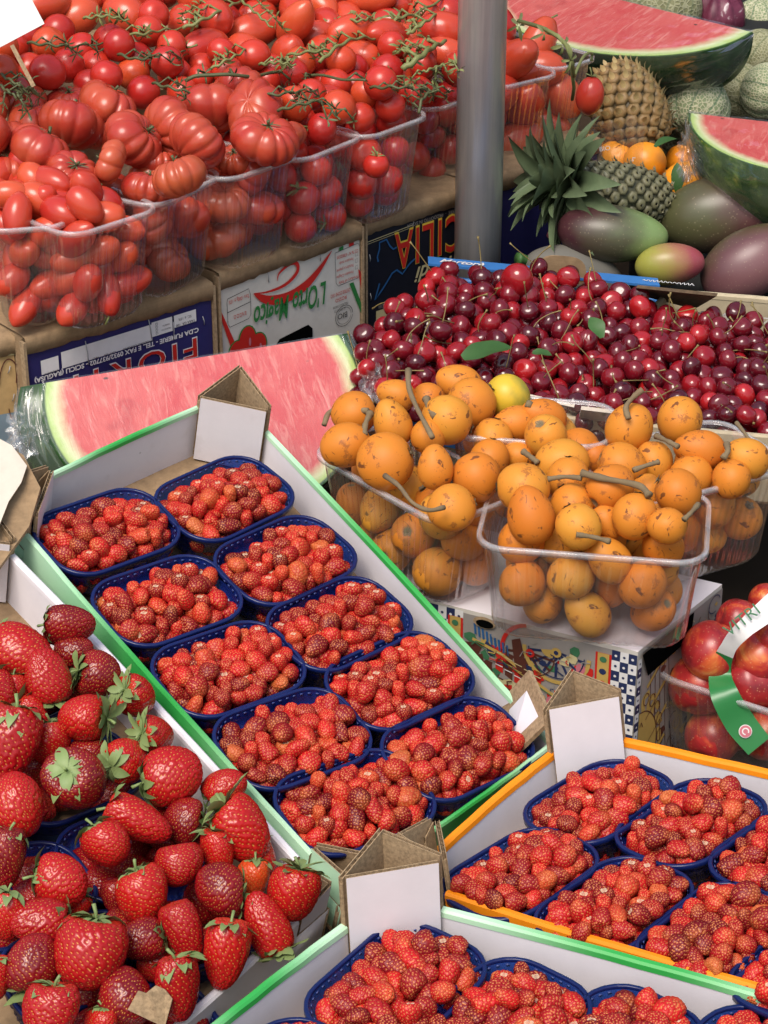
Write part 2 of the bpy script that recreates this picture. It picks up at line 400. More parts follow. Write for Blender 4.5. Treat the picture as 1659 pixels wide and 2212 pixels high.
# ------------------------------------------------------------ text
def text_mesh(txt, size, offset=0., shear=0., sx=1., space=1.):
    cu = bpy.data.curves.new('lettering', 'FONT'); cu.body = txt; cu.size = size; cu.offset = offset; cu.shear = shear
    cu.align_x = 'LEFT'; cu.space_character = space; cu.resolution_u = 3; cu.fill_mode = 'FRONT'
    ob = bpy.data.objects.new('tmp_text', cu); COL.objects.link(ob)
    dg = bpy.context.evaluated_depsgraph_get(); dg.update()
    me = bpy.data.meshes.new_from_object(ob.evaluated_get(dg)); bpy.data.objects.remove(ob)
    me.transform(Matrix.Diagonal((sx, 1, 1, 1)))
    return me
class Face:
    """a printed panel: local x along the panel, y up, z outward"""
    def __init__(s, e, origin, xdir, ydir):
        x = Vector(xdir).normalized(); y = Vector(ydir); y = (y - x * y.dot(x)).normalized(); z = x.cross(y)
        s.M = Matrix.Identity(4)
        for i, v in enumerate((x, y, z)): s.M[0][i], s.M[1][i], s.M[2][i] = v
        s.M.translation = Vector(origin); s.e = e; s.ys = 1.
    def text(s, txt, x, y, size, mat, up=False, w=None, off=0., shear=0., lift=.0006, space=1.):
        """x,y = start of the text (its lower-left in reading direction); upside-down unless up"""
        me = text_mesh(txt, size, off, shear, 1., space)
        xs = [v.co.x for v in me.vertices]; wd = (max(xs) - min(xs)) if xs else 1
        if w: me.transform(Matrix.Diagonal((w / wd, 1, 1, 1)))
        if s.ys != 1: me.transform(Matrix.Diagonal((1, s.ys, 1, 1)))
        M = Matrix.Translation((x, y * s.ys, lift)) @ (Matrix.Identity(4) if up else Matrix.Rotation(math.pi, 4, 'Z'))
        me.transform(s.M @ M); me.materials.append(MAT[mat]); return link_part('lettering', me, s.e)
    def poly(s, pts, mat, lift=.0004, name='print'):
        b = MB(); b.add([(x, y * s.ys, lift) for x, y in pts], [tuple(range(len(pts)))])
        me = b.mesh(name, [MAT[mat]], False); me.transform(s.M); return link_part(name, me, s.e)
    def polys(s, lst, mat, lift=.0004, name='print'):
        b = MB()
        for pts in lst: b.add([(x, y, lift) for x, y in pts], [tuple(range(len(pts)))])
        me = b.mesh(name, [MAT[mat]], False); me.transform(s.M); return link_part(name, me, s.e)
    def rect(s, x0, y0, x1, y1, mat, lift=.0004): return s.poly([(x0, y0), (x1, y0), (x1, y1), (x0, y1)], mat, lift)
    def line(s, pts, wid, mat, lift=.0005, widths=None, close=False, name='print'):
        P = np.array(pts, float); P[:, 1] *= s.ys
        if close: P = np.vstack([P, P[:1]])
        d = np.gradient(P, axis=0); nn = np.stack([-d[:, 1], d[:, 0]], 1); nn /= np.linalg.norm(nn, axis=1)[:, None] + 1e-9
        w = (np.array(widths) if widths is not None else np.full(len(P), wid))[:, None] / 2
        G = np.stack([np.c_[P - nn * w, np.full(len(P), lift)], np.c_[P + nn * w, np.full(len(P), lift)]], 1)
        b = MB(); b.grid(G); me = b.mesh(name, [MAT[mat]], False); me.transform(s.M); return link_part(name, me, s.e)
    def oval(s, x, y, rx, ry, mat, lift=.0005, rot=0, n=20):
        return s.poly([(x + rx * math.cos(a) * math.cos(rot) - ry * math.sin(a) * math.sin(rot), y + rx * math.cos(a) * math.sin(rot) + ry * math.sin(a) * math.cos(rot)) for a in [2 * math.pi * k / n for k in range(n)]], mat, lift)
def arc(x, y, rx, ry, a0, a1, n=24): return [(x + rx * math.cos(R(a0 + (a1 - a0) * k / n)), y + ry * math.sin(R(a0 + (a1 - a0) * k / n))) for k in range(n + 1)]

# ------------------------------------------------------------ ground and table
b = MB(); b.grid([[(-60, -60, 0), (-60, 60, 0)], [(60, -60, 0), (60, 60, 0)]], flip=True); g = b.build('ground', MAT['asphalt']); g['kind'] = 'structure'
TZ = .455
e = empty('display_table', Matrix.Translation((.1, 2.1, TZ)), 'dark wooden market table under the fruit crates', 'table')
b = MB(); b.box(-1.6, 1.9, -1.2, 2.6, -.03, 0); b.build('table_top', MAT['table_wood'], e)
for sx in (-1.5, 1.8):
    for sy in (-1.1, 2.5): MB().box(sx - .03, sx + .03, sy - .03, sy + .03, -TZ, -.03).build('leg', MAT['table_wood'], e)

# ------------------------------------------------------------ planes of the trays
nC = Vector((.15, -.20, .97)).normalized(); pC = EYE + Vector((-.285, 1.985, -1.175)) * .87
C = lambda x, y: on(x, y, pC, nC)
nO = Vector((-.13, .06, .99)).normalized(); pO = EYE + Vector((.21, 1.74, -1.32)) * .795
O = lambda x, y: on(x, y, pO, nO)
# ------------------------------------------------------------ front trays
def quad(f, *p): return [f(*q) for q in p]
# corner order: counter-clockwise seen from above
ecC, MC, cC = carton('fruit_crate', 'long mint and green rimmed tray in the middle, holding two rows of blue berry punnets',
    quad(C, (-2, 1091), (744, 1928), (1203, 1603), (512, 852)), nC, .052, 'green_rim', 'mint',
    {0: (.045, .05, .036, .004), 1: (.04, .045, .014, .004), 3: (.055, .06, .042, .004)}, 'cardboard fruit trays', cut=.048, t=.005, spec={('z', 3): .012})
ecO, MO, cO = carton('fruit_crate', 'tray with a bright orange rim and white inside at the right, holding blue punnets',
    quad(O, (1247, 1565), (856, 1899), (1750, 2165), (2141, 1775)), nO, .050, 'orange_print', 'orange_print',
    {0: (.046, .046, .058, .004), 1: (.037, .041, .042, .004)}, 'cardboard fruit trays', cut=.046)
nQ = Vector((-.04, -.02, 1)).normalized(); pQ = at(828, 1918, .715)
Q = lambda x, y: on(x, y, pQ, nQ)
ecQ, MQ, cQ = carton('fruit_crate', 'green rimmed tray at the bottom edge with a tall white corner post',
    quad(Q, (828, 1918), (330, 2312), (1330, 2560), (1850, 2195)), nQ, .057, 'green_rim', 'green_rim',
    {0: (.048, .048, .060, .004)}, 'cardboard fruit trays', cut=.05)
dS = (C(690, 1850) - C(60, 1180)).normalized()
nS = (ZUP - dS * dS.z).normalized(); nS = (nS * .9 + nC * .1).normalized(); pS = C(340, 1490)
S = lambda x, y: on(x, y, pS, nS)
ecS, MS, cS = carton('fruit_crate', 'white rimmed tray at the lower left, heaped with large strawberries',
    quad(S, (-35, 1120), (-620, 1440), (95, 2470), (722, 1925)), nS, .057, 'white_card', 'white_card',
    {0: (.052, .052, .030, .004), 3: (.045, .035, .010, .004)}, 'cardboard fruit trays', cut=.045)

def punnet_frame(f, n, cx, cy, ax):
    a = f(cx - ax[0], cy - ax[1]); b_ = f(cx + ax[0], cy + ax[1])
    return frame(f(cx, cy), b_ - a, n)
LB, WB, HB = .130, .094, .042
PUN = []      # (matrix, L, W, H, where)
def punnets(f, n, lst, L, W, where, drop=.002):
    for cx, cy, ax, desc in lst:
        M = punnet_frame(f, n, cx, cy, ax); M.translation -= Vector(n) * drop
        place_tub('blue', 'berry_punnet', M, L, W, HB, 'blue plastic punnet ' + desc, 'punnet', 'blue plastic berry punnets')
        PUN.append((M, L, W, HB, desc, where))
axC = (125, -50)
rows = ['farthest', 'second', 'third', 'fourth', 'nearest']
ctr = [(231, 1143), (362, 1292), (495, 1440), (633, 1590), (768, 1727)]; ctr2 = [(486, 1072), (618, 1205), (735, 1342), (865, 1465), (990, 1612)]
punnets(C, nC, [(x, y, (125, -44), rows[i] + ' in the middle tray\'s left row') for i, (x, y) in enumerate(ctr)] +
        [(x, y, (118, -55), rows[i] + ' in the middle tray\'s right row') for i, (x, y) in enumerate(ctr2)], LB, WB, 'C')
axO = (100, -80)
punnets(O, nO, [(1292, 1717, (100, -62), 'under the orange tray\'s white corner post'), (1492, 1762, (100, -70), 'second along the far orange rim'),
                (1122, 1872, (100, -62), 'beside the orange tray\'s left rim'), (1325, 1940, (100, -75), 'in the orange tray\'s front row, middle'),
                (1548, 2000, (100, -82), 'in the orange tray\'s front row, right'), (1700, 1822, (100, -72), 'half cut off, orange tray\'s far row'),
                (1755, 2075, (100, -84), 'mostly cut off, orange tray\'s front row')], .120, .087, 'O', .006)
punnets(Q, nQ, [(855, 2110, (110, -100), 'before the tall white corner post'), (1078, 2190, (110, -100), 'second in the bottom tray'),
                (1322, 2252, (110, -100), 'third in the bottom tray'), (1590, 2300, (110, -100), 'at the bottom right corner'),
                (600, 2330, (110, -100), 'cut off beside the bottom green rim')], .130, .093, 'Q', .009)
punnets(S, nS, [(5, 1470, (120, -50), 'in the strawberry tray\'s far corner'), (152, 1640, (120, -50), 'second along the white rim'), (290, 1800, (120, -50), 'third along the white rim'),
                (424, 1952, (120, -50), 'in the strawberry tray\'s front corner'), (-95, 1745, (120, -50), 'cut off by the left edge'), (42, 1900, (120, -50), 'second in the strawberry tray\'s left row'),
                (176, 2055, (120, -50), 'third in the strawberry tray\'s left row'), (310, 2205, (120, -50), 'at the strawberry tray\'s bottom')], .119, .086, 'S', .019)

# ------------------------------------------------------------ tomato crates (upside-down printed ends)
LEDGE = []; TS = 1.13
def tom_crate(name, label, p0, p1, h, deep, side, body='kraft'):
    """p0,p1: front top edge, left to right as seen"""
    p1 = p0 + (p1 - p0) / TS
    x = (p1 - p0); x.z = 0; Lx = x.length; x.normalize(); nrm = Vector((x.y, -x.x, 0))
    if nrm.y > 0: nrm = -nrm
    M = frame(p0, p1 - p0, nrm)        # local x along, local z outwards, local y = up
    e = empty(name, Matrix.Translation(p0), label, 'crate', 'printed tomato crates')
    up = Vector((0, 0, 1)); L = (p1 - p0).length; xd = (p1 - p0) / L
    def P(a, u, o): return tuple(xd * a + up * u + nrm * o)
    b = MB()
    g = .0025
    b.hexa([P(g, -h, -deep), P(L - g, -h, -deep), P(L - g, -h, -.004), P(g, -h, -.004), P(g, 0, -deep), P(L - g, 0, -deep), P(L - g, 0, -.004), P(g, 0, -.004)], 0)
    b.build('crate_body', MAT['kraft'], e)
    # top flap: rough kraft ledge folded over the front edge
    rg = random.Random(int(L * 1e5)); k = 26; G = []
    for i in range(k + 1):
        a = g + (L - 2 * g) * i / k; j = rg.uniform(-.0012, .0012)
        G.append([P(a, .0035, -deep * .9), P(a, .0035 + j * .4, -.010), P(a, .002 + j * .5, 0.002), P(a, -.004 + j, .0035), P(a, -.016 + j * 1.4, .0030), P(a, -.016 + j * 1.4, 0)])
    b2 = MB(); b2.grid(np.array(G), 0, flip=True); b2.build('folded_flap', MAT['kraft'], e, True)
    b3 = MB(); q = [P(0.004, -h, -.004), P(L - .004, -h, -.004), P(L - .004, -h, .0), P(0.004, -h, .0)]
    r_ = [P(0.004, -.012, -.004), P(L - .004, -.012, -.004), P(L - .004, -.012, .0), P(0.004, -.012, .0)]
    b3.hexa(q + r_, [0, 0, 0, 0, 1, 0]); b3.build('front_panel', [MAT['kraft_edge'], MAT[side]], e)
    for s in (0, L):       # corner edge boards
        b4 = MB(); o = -.003 if s else .0
        b4.hexa([P(s + o - .000, -h, -.004), P(s + o + .003, -h, -.004), P(s + o + .003, -h, .0035), P(s + o, -h, .0035), P(s + o, -.002, -.004), P(s + o + .003, -.002, -.004), P(s + o + .003, -.002, .0035), P(s + o, -.002, .0035)], 0)
        b4.build('edge_board', MAT['kraft_edge'], e)
    e.scale = (TS, TS, TS)
    return e, Face(e, Vector(P(0, -.016, .0008)), xd, up), L, h - .016
def staples(F, lst):
    for x, y, l, an in lst:
        b = MB(); b.tube([(x, y, .0004), (x + l * math.cos(an) * .5, y + l * math.sin(an) * .5, .0016), (x + l * math.cos(an), y + l * math.sin(an), .0004)], .0005, 5)
        me = b.mesh('staple', [MAT['staple']]); me.transform(F.M); link_part('staple', me, F.e)
TS = 1.13; ZL = CAMZ - .84 * TS; ZR = ZL + .131
# every crate in the row
eG, FG, L, H = tom_crate('produce_crate', 'leftmost crate end, printed with a golden fruit picture over a pale blue band', at(-250, 775, ZL - .004), at(36, 728, ZL - .004), .118, .38, 'picture_gold')
FG.rect(0, -H, L - .006, -.062, 'picture_blue'); FG.rect(0, -.0015, L - .004, 0.0, 'ink_cream', .0006)
for cx in (.118, .135): FG.line(arc(cx, -.045, .012, .04, 20, 160), .0012, 'ink_brown')
FG.line(arc(.128, -.052, .014, .03, 190, 350), .001, 'ink_brown'); FG.line(arc(L - .012, -.083, .0035, .004, 0, 350), .0007, 'ink_navy')
staples(FG, [(L - .012, -.02, .008, 1.2), (L - .010, -.05, .008, 1.25), (L - .012, -.082, .010, 1.2)])
eF, FF, L, H = tom_crate('produce_crate', 'navy blue crate end with red and white upside-down lettering, behind the watermelon', at(46, 736, ZL), at(461, 611, ZL), .120, .38, 'navy_print')
w = L
FF.ys = .60
FF.rect(.082 * w, -.042, .170 * w, -.017, 'ink_white'); FF.rect(.185 * w, -.042, .655 * w, -.013, 'ink_white')
FF.rect(.655 * w, -.036, .765 * w, -.010, 'ink_white'); FF.rect(.775 * w, -.032, .895 * w, -.010, 'ink_white')
FF.line([(.77 * w, -.009), (.77 * w, -.036)], .001, 'ink_black', .0007)
for k in range(4): FF.line([(.675 * w, -.013 - .0055 * k), (.685 * w, -.013 - .0055 * k), (.685 * w, -.0165 - .0055 * k), (.675 * w, -.0165 - .0055 * k)], .0004, 'ink_black', .0008, close=True)
FF.text('TARA GR. 100', .888 * w, -.0265, .0065, 'ink_black', w=.105 * w, lift=.001); FF.text('SC. \u00b1 15%', .868 * w, -.017, .0065, 'ink_black', w=.07 * w, lift=.001)
FF.text('PRODOTTO', .755 * w, -.027, .004, 'ink_black', w=.05 * w, lift=.001); FF.text('VARIETA\'', .75 * w, -.02, .004, 'ink_black', w=.04 * w, lift=.001)
FF.text('POMODORO CILIEGINO', .668 * w, -.0395, .006, 'ink_black', w=.17 * w, lift=.001); FF.text('CAT. \u00abI\u00bb', .46 * w, -.0395, .0055, 'ink_black', w=.06 * w, lift=.001)
FF.text('N.C.', .37 * w, -.0395, .0055, 'ink_black', w=.03 * w, lift=.001); FF.text('B.N.D.O.O. N\u00b0', .164 * w, -.040, .0045, 'ink_black', w=.072 * w, lift=.001)
FF.text('C.DA FUMERIE - TEL. E FAX 0932/937702 - SCICLI (RAGUSA)', .905 * w, -.0445, .0115, 'ink_white', w=.86 * w, off=.00035)
FF.text('FIORTI', .905 * w, -.061, .052, 'ink_white', w=.66 * w, off=.0014, lift=.0005, space=1.22); FF.text('FIORTI', .903 * w, -.062, .050, 'ink_red', w=.65 * w, off=.0004, lift=.001, space=1.22)
FF.ys = 1.
staples(FF, [(.31 * w, -.004, .026, -1.5), (.64 * w, -.001, .022, -1.45), (.77 * w, -.012, .02, -1.6), (.93 * w, -.016, .010, -1.4), (.05 * w, -.055, .012, -1.2)])
eOr, FO, L, H = tom_crate('produce_crate', 'white crate end with upside-down green script and a red swirl', at(466, 594, ZL + .008), at(782, 483, ZL + .008), .130, .38, 'orto_white')
w = L
FO.line([(.065 * w, -.014), (.205 * w, -.011), (.215 * w, -.018), (.215 * w, -.040), (.20 * w, -.044), (.075 * w, -.046), (.062 * w, -.042), (.06 * w, -.018)], .0006, 'ink_black', close=True)
FO.line([(.062 * w, -.029), (.215 * w, -.026)], .0007, 'ink_black')
FO.text('Tara 1000g \u00b1 15%', .208 * w, -.0165, .006, 'ink_red', w=.135 * w); FO.text('B.N.D.O.O.', .185 * w, -.0345, .0065, 'ink_red', w=.085 * w)
FO.line([(.80 * w, -.006), (.965 * w, -.004), (.98 * w, -.010), (.98 * w, -.040), (.965 * w, -.044), (.82 * w, -.045), (.805 * w, -.041), (.80 * w, -.012)], .0005, 'ink_black', close=True)
for k, s_ in enumerate(('CE 76 N\u00b0 47802020', 'Pomodoro tondo', 'Pomodoro a grappolo', 'Pomodoro Ciliegino', 'Product of Italy')):
    FO.text(s_, (.965 if k in (0, 4) else .93) * w, -.0105 - .0075 * k, .0052, 'ink_red', w=(.15, .10, .12, .12, .14)[k] * w)
    if 0 < k < 4: FO.line([(.945 * w, -.0105 - .0075 * k), (.962 * w, -.0105 - .0075 * k), (.962 * w, -.0065 - .0075 * k), (.945 * w, -.0065 - .0075 * k)], .0003, 'ink_black', close=True)
# chilli-red swirl
tail = bez([(.235 * w, -.018), (.33 * w, -.031), (.46 * w, -.036), (.58 * w, -.031), (.68 * w, -.019), (.775 * w, -.002)], 30)
FO.line([(p.x, p.y) for p in tail], .01, 'ink_red', .0008, [.0005 + .011 * math.sin(math.pi * (k / (len(tail) - 1)) ** .8) ** .8 for k in range(len(tail))])
loop = bez([(.235 * w, -.018), (.33 * w, -.022), (.45 * w, -.021), (.53 * w, -.012), (.53 * w, -.002), (.48 * w, .0), (.41 * w, -.006), (.395 * w, -.014)], 42)
FO.line([(p.x, p.y) for p in loop], .003, 'ink_red', .0009, [.0005 + .004 * math.sin(math.pi * min(1, k / (len(loop) - 1) * 1.0)) for k in range(len(loop))])
FO.text("L'Orto Magico", .735 * w, -.034, .036, 'ink_green', w=.50 * w, off=.0006, shear=.25, lift=.0011)
FO.text('DISTRIBUZIONE ORO', .905 * w, -.052, .006, 'ink_red', w=.14 * w); FO.text('ROSSO', .88 * w, -.059, .006, 'ink_red', w=.08 * w)
FO.text('IMBALLAGGIO CONFORME', .89 * w, -.067, .004, 'ink_black', w=.11 * w); FO.text('AL CONTATTO', .87 * w, -.072, .004, 'ink_black', w=.08 * w)
FO.polys([[(.90 * w, -.047), (.93 * w, -.047), (1.0 * w, -.082), (1.0 * w, -.094)]], 'ink_green'); FO.polys([[(.965 * w, -.034), (.985 * w, -.038), (.995 * w, -.055), (.993 * w, -.068)]], 'ink_red')
FO.polys([[(.015 * w, -.030), (.02 * w, -.024), (.11 * w, -.068), (.08 * w, -.072)]], 'ink_red'); FO.polys([[(.012 * w, -.066), (.018 * w, -.064), (.06 * w, -.105), (.014 * w, -.105)]], 'ink_green')
FO.polys([[(.83 * w, -.002), (.86 * w, -.001), (.86 * w, -.005), (.83 * w, -.006)]], 'ink_green'); FO.polys([[(.90 * w, -.0005), (.935 * w, .0), (.935 * w, -.004), (.90 * w, -.005)]], 'ink_red')
for x_, y_, r_ in ((.115, -.078, .014), (.185, -.068, .016), (.255, -.078, .014), (.15, -.092, .015), (.22, -.092, .015)):
    FO.oval(x_ * w, y_, .055 * w * 1.15, r_ * 1.08, 'ink_green', .0006); FO.oval(x_ * w, y_, .055 * w, r_, 'ink_red', .0009 + x_ * .0006); FO.oval(x_ * w + .003, y_ - .002, .008 * w, r_ * .3, 'ink_pink', .0014)
FO.line(arc(.86 * w, -.082, .013, .012, 0, 350), .0006, 'ink_black'); FO.line(arc(.86 * w, -.082, .0105, .0095, 0, 350), .0004, 'ink_black'); FO.text('BIO', .885 * w, -.078, .009, 'ink_black', w=.014)
FO.poly([(.36 * w, -.088), (.40 * w, -.080), (.60 * w, -.076), (.63 * w, -.082), (.63 * w, -.108), (.36 * w, -.112)], 'hole', .0012)
staples(FO, [(.33 * w, .004, .016, -1.45), (.69 * w, .003, .012, -1.45)])
eS_, FS, L, H = tom_crate('produce_crate', 'black crate end with big red and yellow upside-down letters, beside the steel pole', at(785, 478, ZL + .004), at(1030, 400, ZL + .004), .135, .38, 'black_print')
w = L
tS = .78
FS.text('SICILIA', 1.06 * w, -.010, .062, 'ink_yellow', w=.80 * w, off=.0017, lift=.0006, space=1.15); FS.text('SICILIA', 1.057 * w, -.0112, .060, 'ink_red', w=.79 * w, off=.0007, lift=.0012, space=1.15)
FS.text('Bont\u00e0 di', 1.0 * w, -.058, .026, 'ink_cream', w=.56 * w, off=.0004, shear=.35, lift=.0015)
FS.text('VIA DELLE SERRE  -  PRODOTTO IN SICILIA', .97 * w, -.0035, .006, 'ink_gray', w=.60 * w)
FS.line([(.02 * w, -.009), (.42 * w, -.006)], .0008, 'ink_cream'); FS.line([(.02 * w, -.0115), (.42 * w, -.0085)], .0005, 'ink_cream')
FS.line([(.12 * w, -.036), (.11 * w, -.030), (.13 * w, -.022), (.13 * w, -.014), (.19 * w, -.013), (.22 * w, -.022), (.25 * w, -.027), (.28 * w, -.026)], .002, 'ink_blue')
FS.line([(.13 * w, -.062), (.09 * w, -.080), (.13 * w, -.074), (.18 * w, -.066), (.24 * w, -.055), (.28 * w, -.053), (.33 * w, -.060), (.37 * w, -.054), (.40 * w, -.050), (.44 * w, -.047)], .0022, 'ink_blue')
FS.rect(.10 * w, -.118, .30 * w, -.094, 'ink_cream'); FS.text('LOTTO - CATEGORIA', .29 * w, -.088, .006, 'ink_gray', w=.17 * w)
FS.poly([(.47 * w, -.100), (.50 * w, -.086), (.80 * w, -.078), (.87 * w, -.079), (.88 * w, -.090), (.85 * w, -.098)], 'hole', .001)
FS.line([(.48 * w, -.101), (.60 * w, -.099), (.72 * w, -.097)], .0012, 'ink_gray', .0014); staples(FS, [(.045 * w, -.024, .009, -1.5), (.05 * w, -.07, .009, -1.5), (.42 * w, .006, .014, -1.55)])
eN, FN, L, H = tom_crate('produce_crate', 'dark navy crate end right of the pole, mostly behind the pineapple leaves', at(1030, 404, ZL + .006), at(1296, 300, ZL + .006), .130, .36, 'navy_print')
w = L
FN.rect(.66 * w, -.034, .98 * w, -.008, 'ink_gray'); FN.line([(.66 * w, -.022), (.98 * w, -.020)], .0008, 'navy_print', .001); FN.line([(.84 * w, -.034), (.84 * w, -.008)], .0008, 'navy_print', .001)
FN.oval(.62 * w, -.078, .012, .006, 'ink_pink'); FN.oval(.66 * w, -.080, .012, .007, 'ink_leaf', .0008)
FN.line([(.2 * w, -H + .004), (.98 * w, -H + .004)], .0015, 'ink_white')

# ------------------------------------------------------------ clear punnets of tomatoes
CL, CW, CH = .205, .118, .122
CLEAR = []
def clearbox(cx, cy, z, xdir, L, W, H, label, n=ZUP, group='clear plastic punnets of tomatoes', tip=0):
    M = frame(at(cx, cy, z) if not isinstance(cx, Vector) else cx, xdir, n)
    place_tub('clear', 'clear_punnet', M, L, W, H, label, 'punnet', group)
    CLEAR.append((M, L, W, H)); return M
rowd = (at(932, 252, ZR) - at(345, 455, ZR)).normalized(); backd = Vector((-rowd.y, rowd.x, 0))
if backd.y < 0: backd = -backd
def tbox(xl, yl, xr, yr, z, label, W=None):
    a, b_ = at(xl, yl, z), at(xr, yr, z); wdt = (b_ - a).length; xd = (b_ - a).normalized(); bd = Vector((-xd.y, xd.x, 0))
    c = (a + b_) / 2 + bd * CL / 2
    M = frame(c, bd, ZUP)
    place_tub('clear', 'clear_punnet', M, CL, W or round(wdt - .004, 4), CH, label, 'punnet', 'clear plastic punnets of tomatoes')
    CLEAR.append((M, CL, W or wdt, CH)); return M
TB = []
for k, (xl, yl, xr, yr, lab) in enumerate([
        (-35, 500, 152, 486, 'clear punnet of small plum tomatoes at the left edge of the photo'), (150, 512, 352, 447, 'clear punnet of small plum tomatoes, second in the row'),
        (338, 448, 487, 372, 'clear punnet with a big ribbed tomato hanging over its rim'), (484, 392, 655, 332, 'clear punnet of ribbed tomatoes under the orange-red one with a star cap'),
        (645, 350, 792, 290, 'clear punnet of round vine tomatoes above the white crate'), (788, 300, 934, 246, 'clear punnet with a single bright cherry tomato against its side'),
        (930, 240, 1062, 192, 'clear punnet half behind the steel pole'), (1068, 192, 1214, 158, 'clear punnet of plum tomatoes just right of the pole'),
        (1196, 152, 1297, 122, 'clear punnet behind the hanging plum tomato')]):
    TB.append(tbox(xl, yl, xr, yr, ZR + (-.022 if k > 5 else 0), lab))
# pole
pb = at(1031, 570, CAMZ - 2.60 * math.tan(R(28) + math.atan((570 - 1106) / FPX))); pr = 50.3 * (pb - EYE).dot(FWD) / FPX
e = empty('steel_pole', Matrix.Translation((pb.x, pb.y, 0)), 'grey galvanised steel pole standing between the tomatoes and the pineapples', 'pole')
b = MB(); b.tube([(0, 0, .006), (0, 0, 3.2)], pr, 40); b.build('tube', MAT['galvanised'], e, True)
b = MB(); b.tube([(0, 0, .0), (0, 0, .007)], .08, 24); b.build('base_plate', MAT['galvanised'], e)

# ------------------------------------------------------------ cherry crates
nK = Vector((0, -.05, 1)).normalized(); ZC = .743
def K(x, y, dz=0): return on(x, y, Vector((0, 2.25, ZC + dz)), nK)
ecB, MB_, cB = carton('fruit_crate', 'blue printed crate under the left half of the cherries', [K(938, 574, -.004), K(792, 838, -.028), K(1180, 915, -.028), K(1430, 620, -.004)], nK, .065, 'blue_print', 'blue_print', {}, 'cherry crates', inner='kraft')
Fb = Face(ecB, (MB_.inverted() @ K(930, 568, .004)), (MB_.inverted().to_3x3() @ (K(1100, 583) - K(930, 568))), Vector((0, 0, 1)))
# blue back flap folded outward, with white script
b = MB(); a0, a1 = MB_.inverted() @ K(925, 574), MB_.inverted() @ K(1425, 622); bd = (MB_.inverted().to_3x3() @ Vector((0, 1, 0))) * .024
b.hexa([a0, a1, a1 + bd, a0 + bd] + [v + Vector((0, 0, .003)) for v in (a0, a1, a1 + bd, a0 + bd)]); b.build('folded_flap', MAT['blue_print'], ecB)
Ft = Face(ecB, a0 + Vector((0, 0, .0035)), a1 - a0, bd)
Ft.text('Martor\u00e8', .012, .006, .016, 'ink_white', up=True, w=.055, shear=.3, off=.0003); Ft.line([(.262 + .0016 * i, .011 + .0030 * math.sin(i * 1.9) + .0012 * math.sin(i * 4.1)) for i in range(40)], .0012, 'ink_white')
b = MB(); q0 = MB_.inverted() @ K(1150, 590, .004); q1 = MB_.inverted() @ K(1255, 598, .004); dd = q1 - q0
pts = []
for k in range(17):
    t_ = k / 16; pts.append((q0 + dd * t_, .026 * (1 - abs(2 * t_ - 1) ** 3.5) ** .5))
G = [[tuple(p + Vector((0, 0, -.01))), tuple(p + Vector((0, .004, h_)))] for p, h_ in pts]; b.grid(np.array(G))
G2 = [[tuple(p + Vector((0, .004, -.01))), tuple(p + Vector((0, .008, h_)))] for p, h_ in pts]; b.grid(np.array(G2)); b.grid(np.array([[g1[1], g2[1]] for g1, g2 in zip(G, G2)]))
b.build('cut_out_tab', MAT['kraft'], ecB)
ecT, MT, cT = carton('fruit_crate', 'tan crate with white scroll pattern under the right half of the cherries', [K(1440, 622), K(1215, 900), K(1880, 960), K(2000, 670)], nK, .080, 'tan_print', 'tan_print', {}, 'cherry crates', inner='tan_print')
# white scrolls on the far and near walls of the tan crate
MTi = MT.inverted()
def scroll_face(pa, pb_, up_, n_s, out):
    A, B_ = MTi @ pa, MTi @ pb_; F = Face(ecT, A + out, B_ - A, up_)
    L_ = (B_ - A).length; rg = random.Random(5)
    for k in range(n_s):
        x = L_ * (k + .5) / n_s
        F.line(arc(x, .012, .013, .012, 190 + 30 * k, 420 + 30 * k, 16), .0016, 'ink_white'); F.line(arc(x + .012, .020, .006, .006, 0, 350, 12), .0014, 'ink_white')
        F.line([(p.x, p.y) for p in bez([(x - .012, .002), (x - .004, .014), (x + .008, .026)], 8)], .0014, 'ink_white')
scroll_face(K(1445, 660), K(1900, 700), Vector((0, 0, 1)), 9, Vector((0, -.009, -.03)))
scroll_face(K(1330, 920, -.033), K(1870, 972, -.033), Vector((0, 0, 1)), 10, Vector((0, -.006, 0)))
def flap(name, pts, th, mats, e):
    Mi = e.matrix_world.inverted(); q = [Mi @ p for p in pts]; n_ = (q[1] - q[0]).cross(q[2] - q[0]).normalized() * th
    b = MB(); b.hexa([*(v - n_ for v in q), *q], 0); return b.build(name, mats, e)
bpy.context.view_layer.update()
flap('folded_flap', [K(1365, 634, -.01), K(1500, 668, -.01), K(1548, 640, .035), K(1375, 622, .035)], .004, [MAT['kraft_dark']], ecT)
flap('corner_flap', [K(1245, 925, -.03), K(1345, 935, -.03), K(1340, 895, .028), K(1255, 885, .028)], .004, [MAT['cream_card']], ecT)
flap('folded_flap', [K(1100, 880, -.02), K(1245, 905, -.02), K(1240, 880, .014), K(1100, 850, .014)], .004, [MAT['cream_card']], ecB)

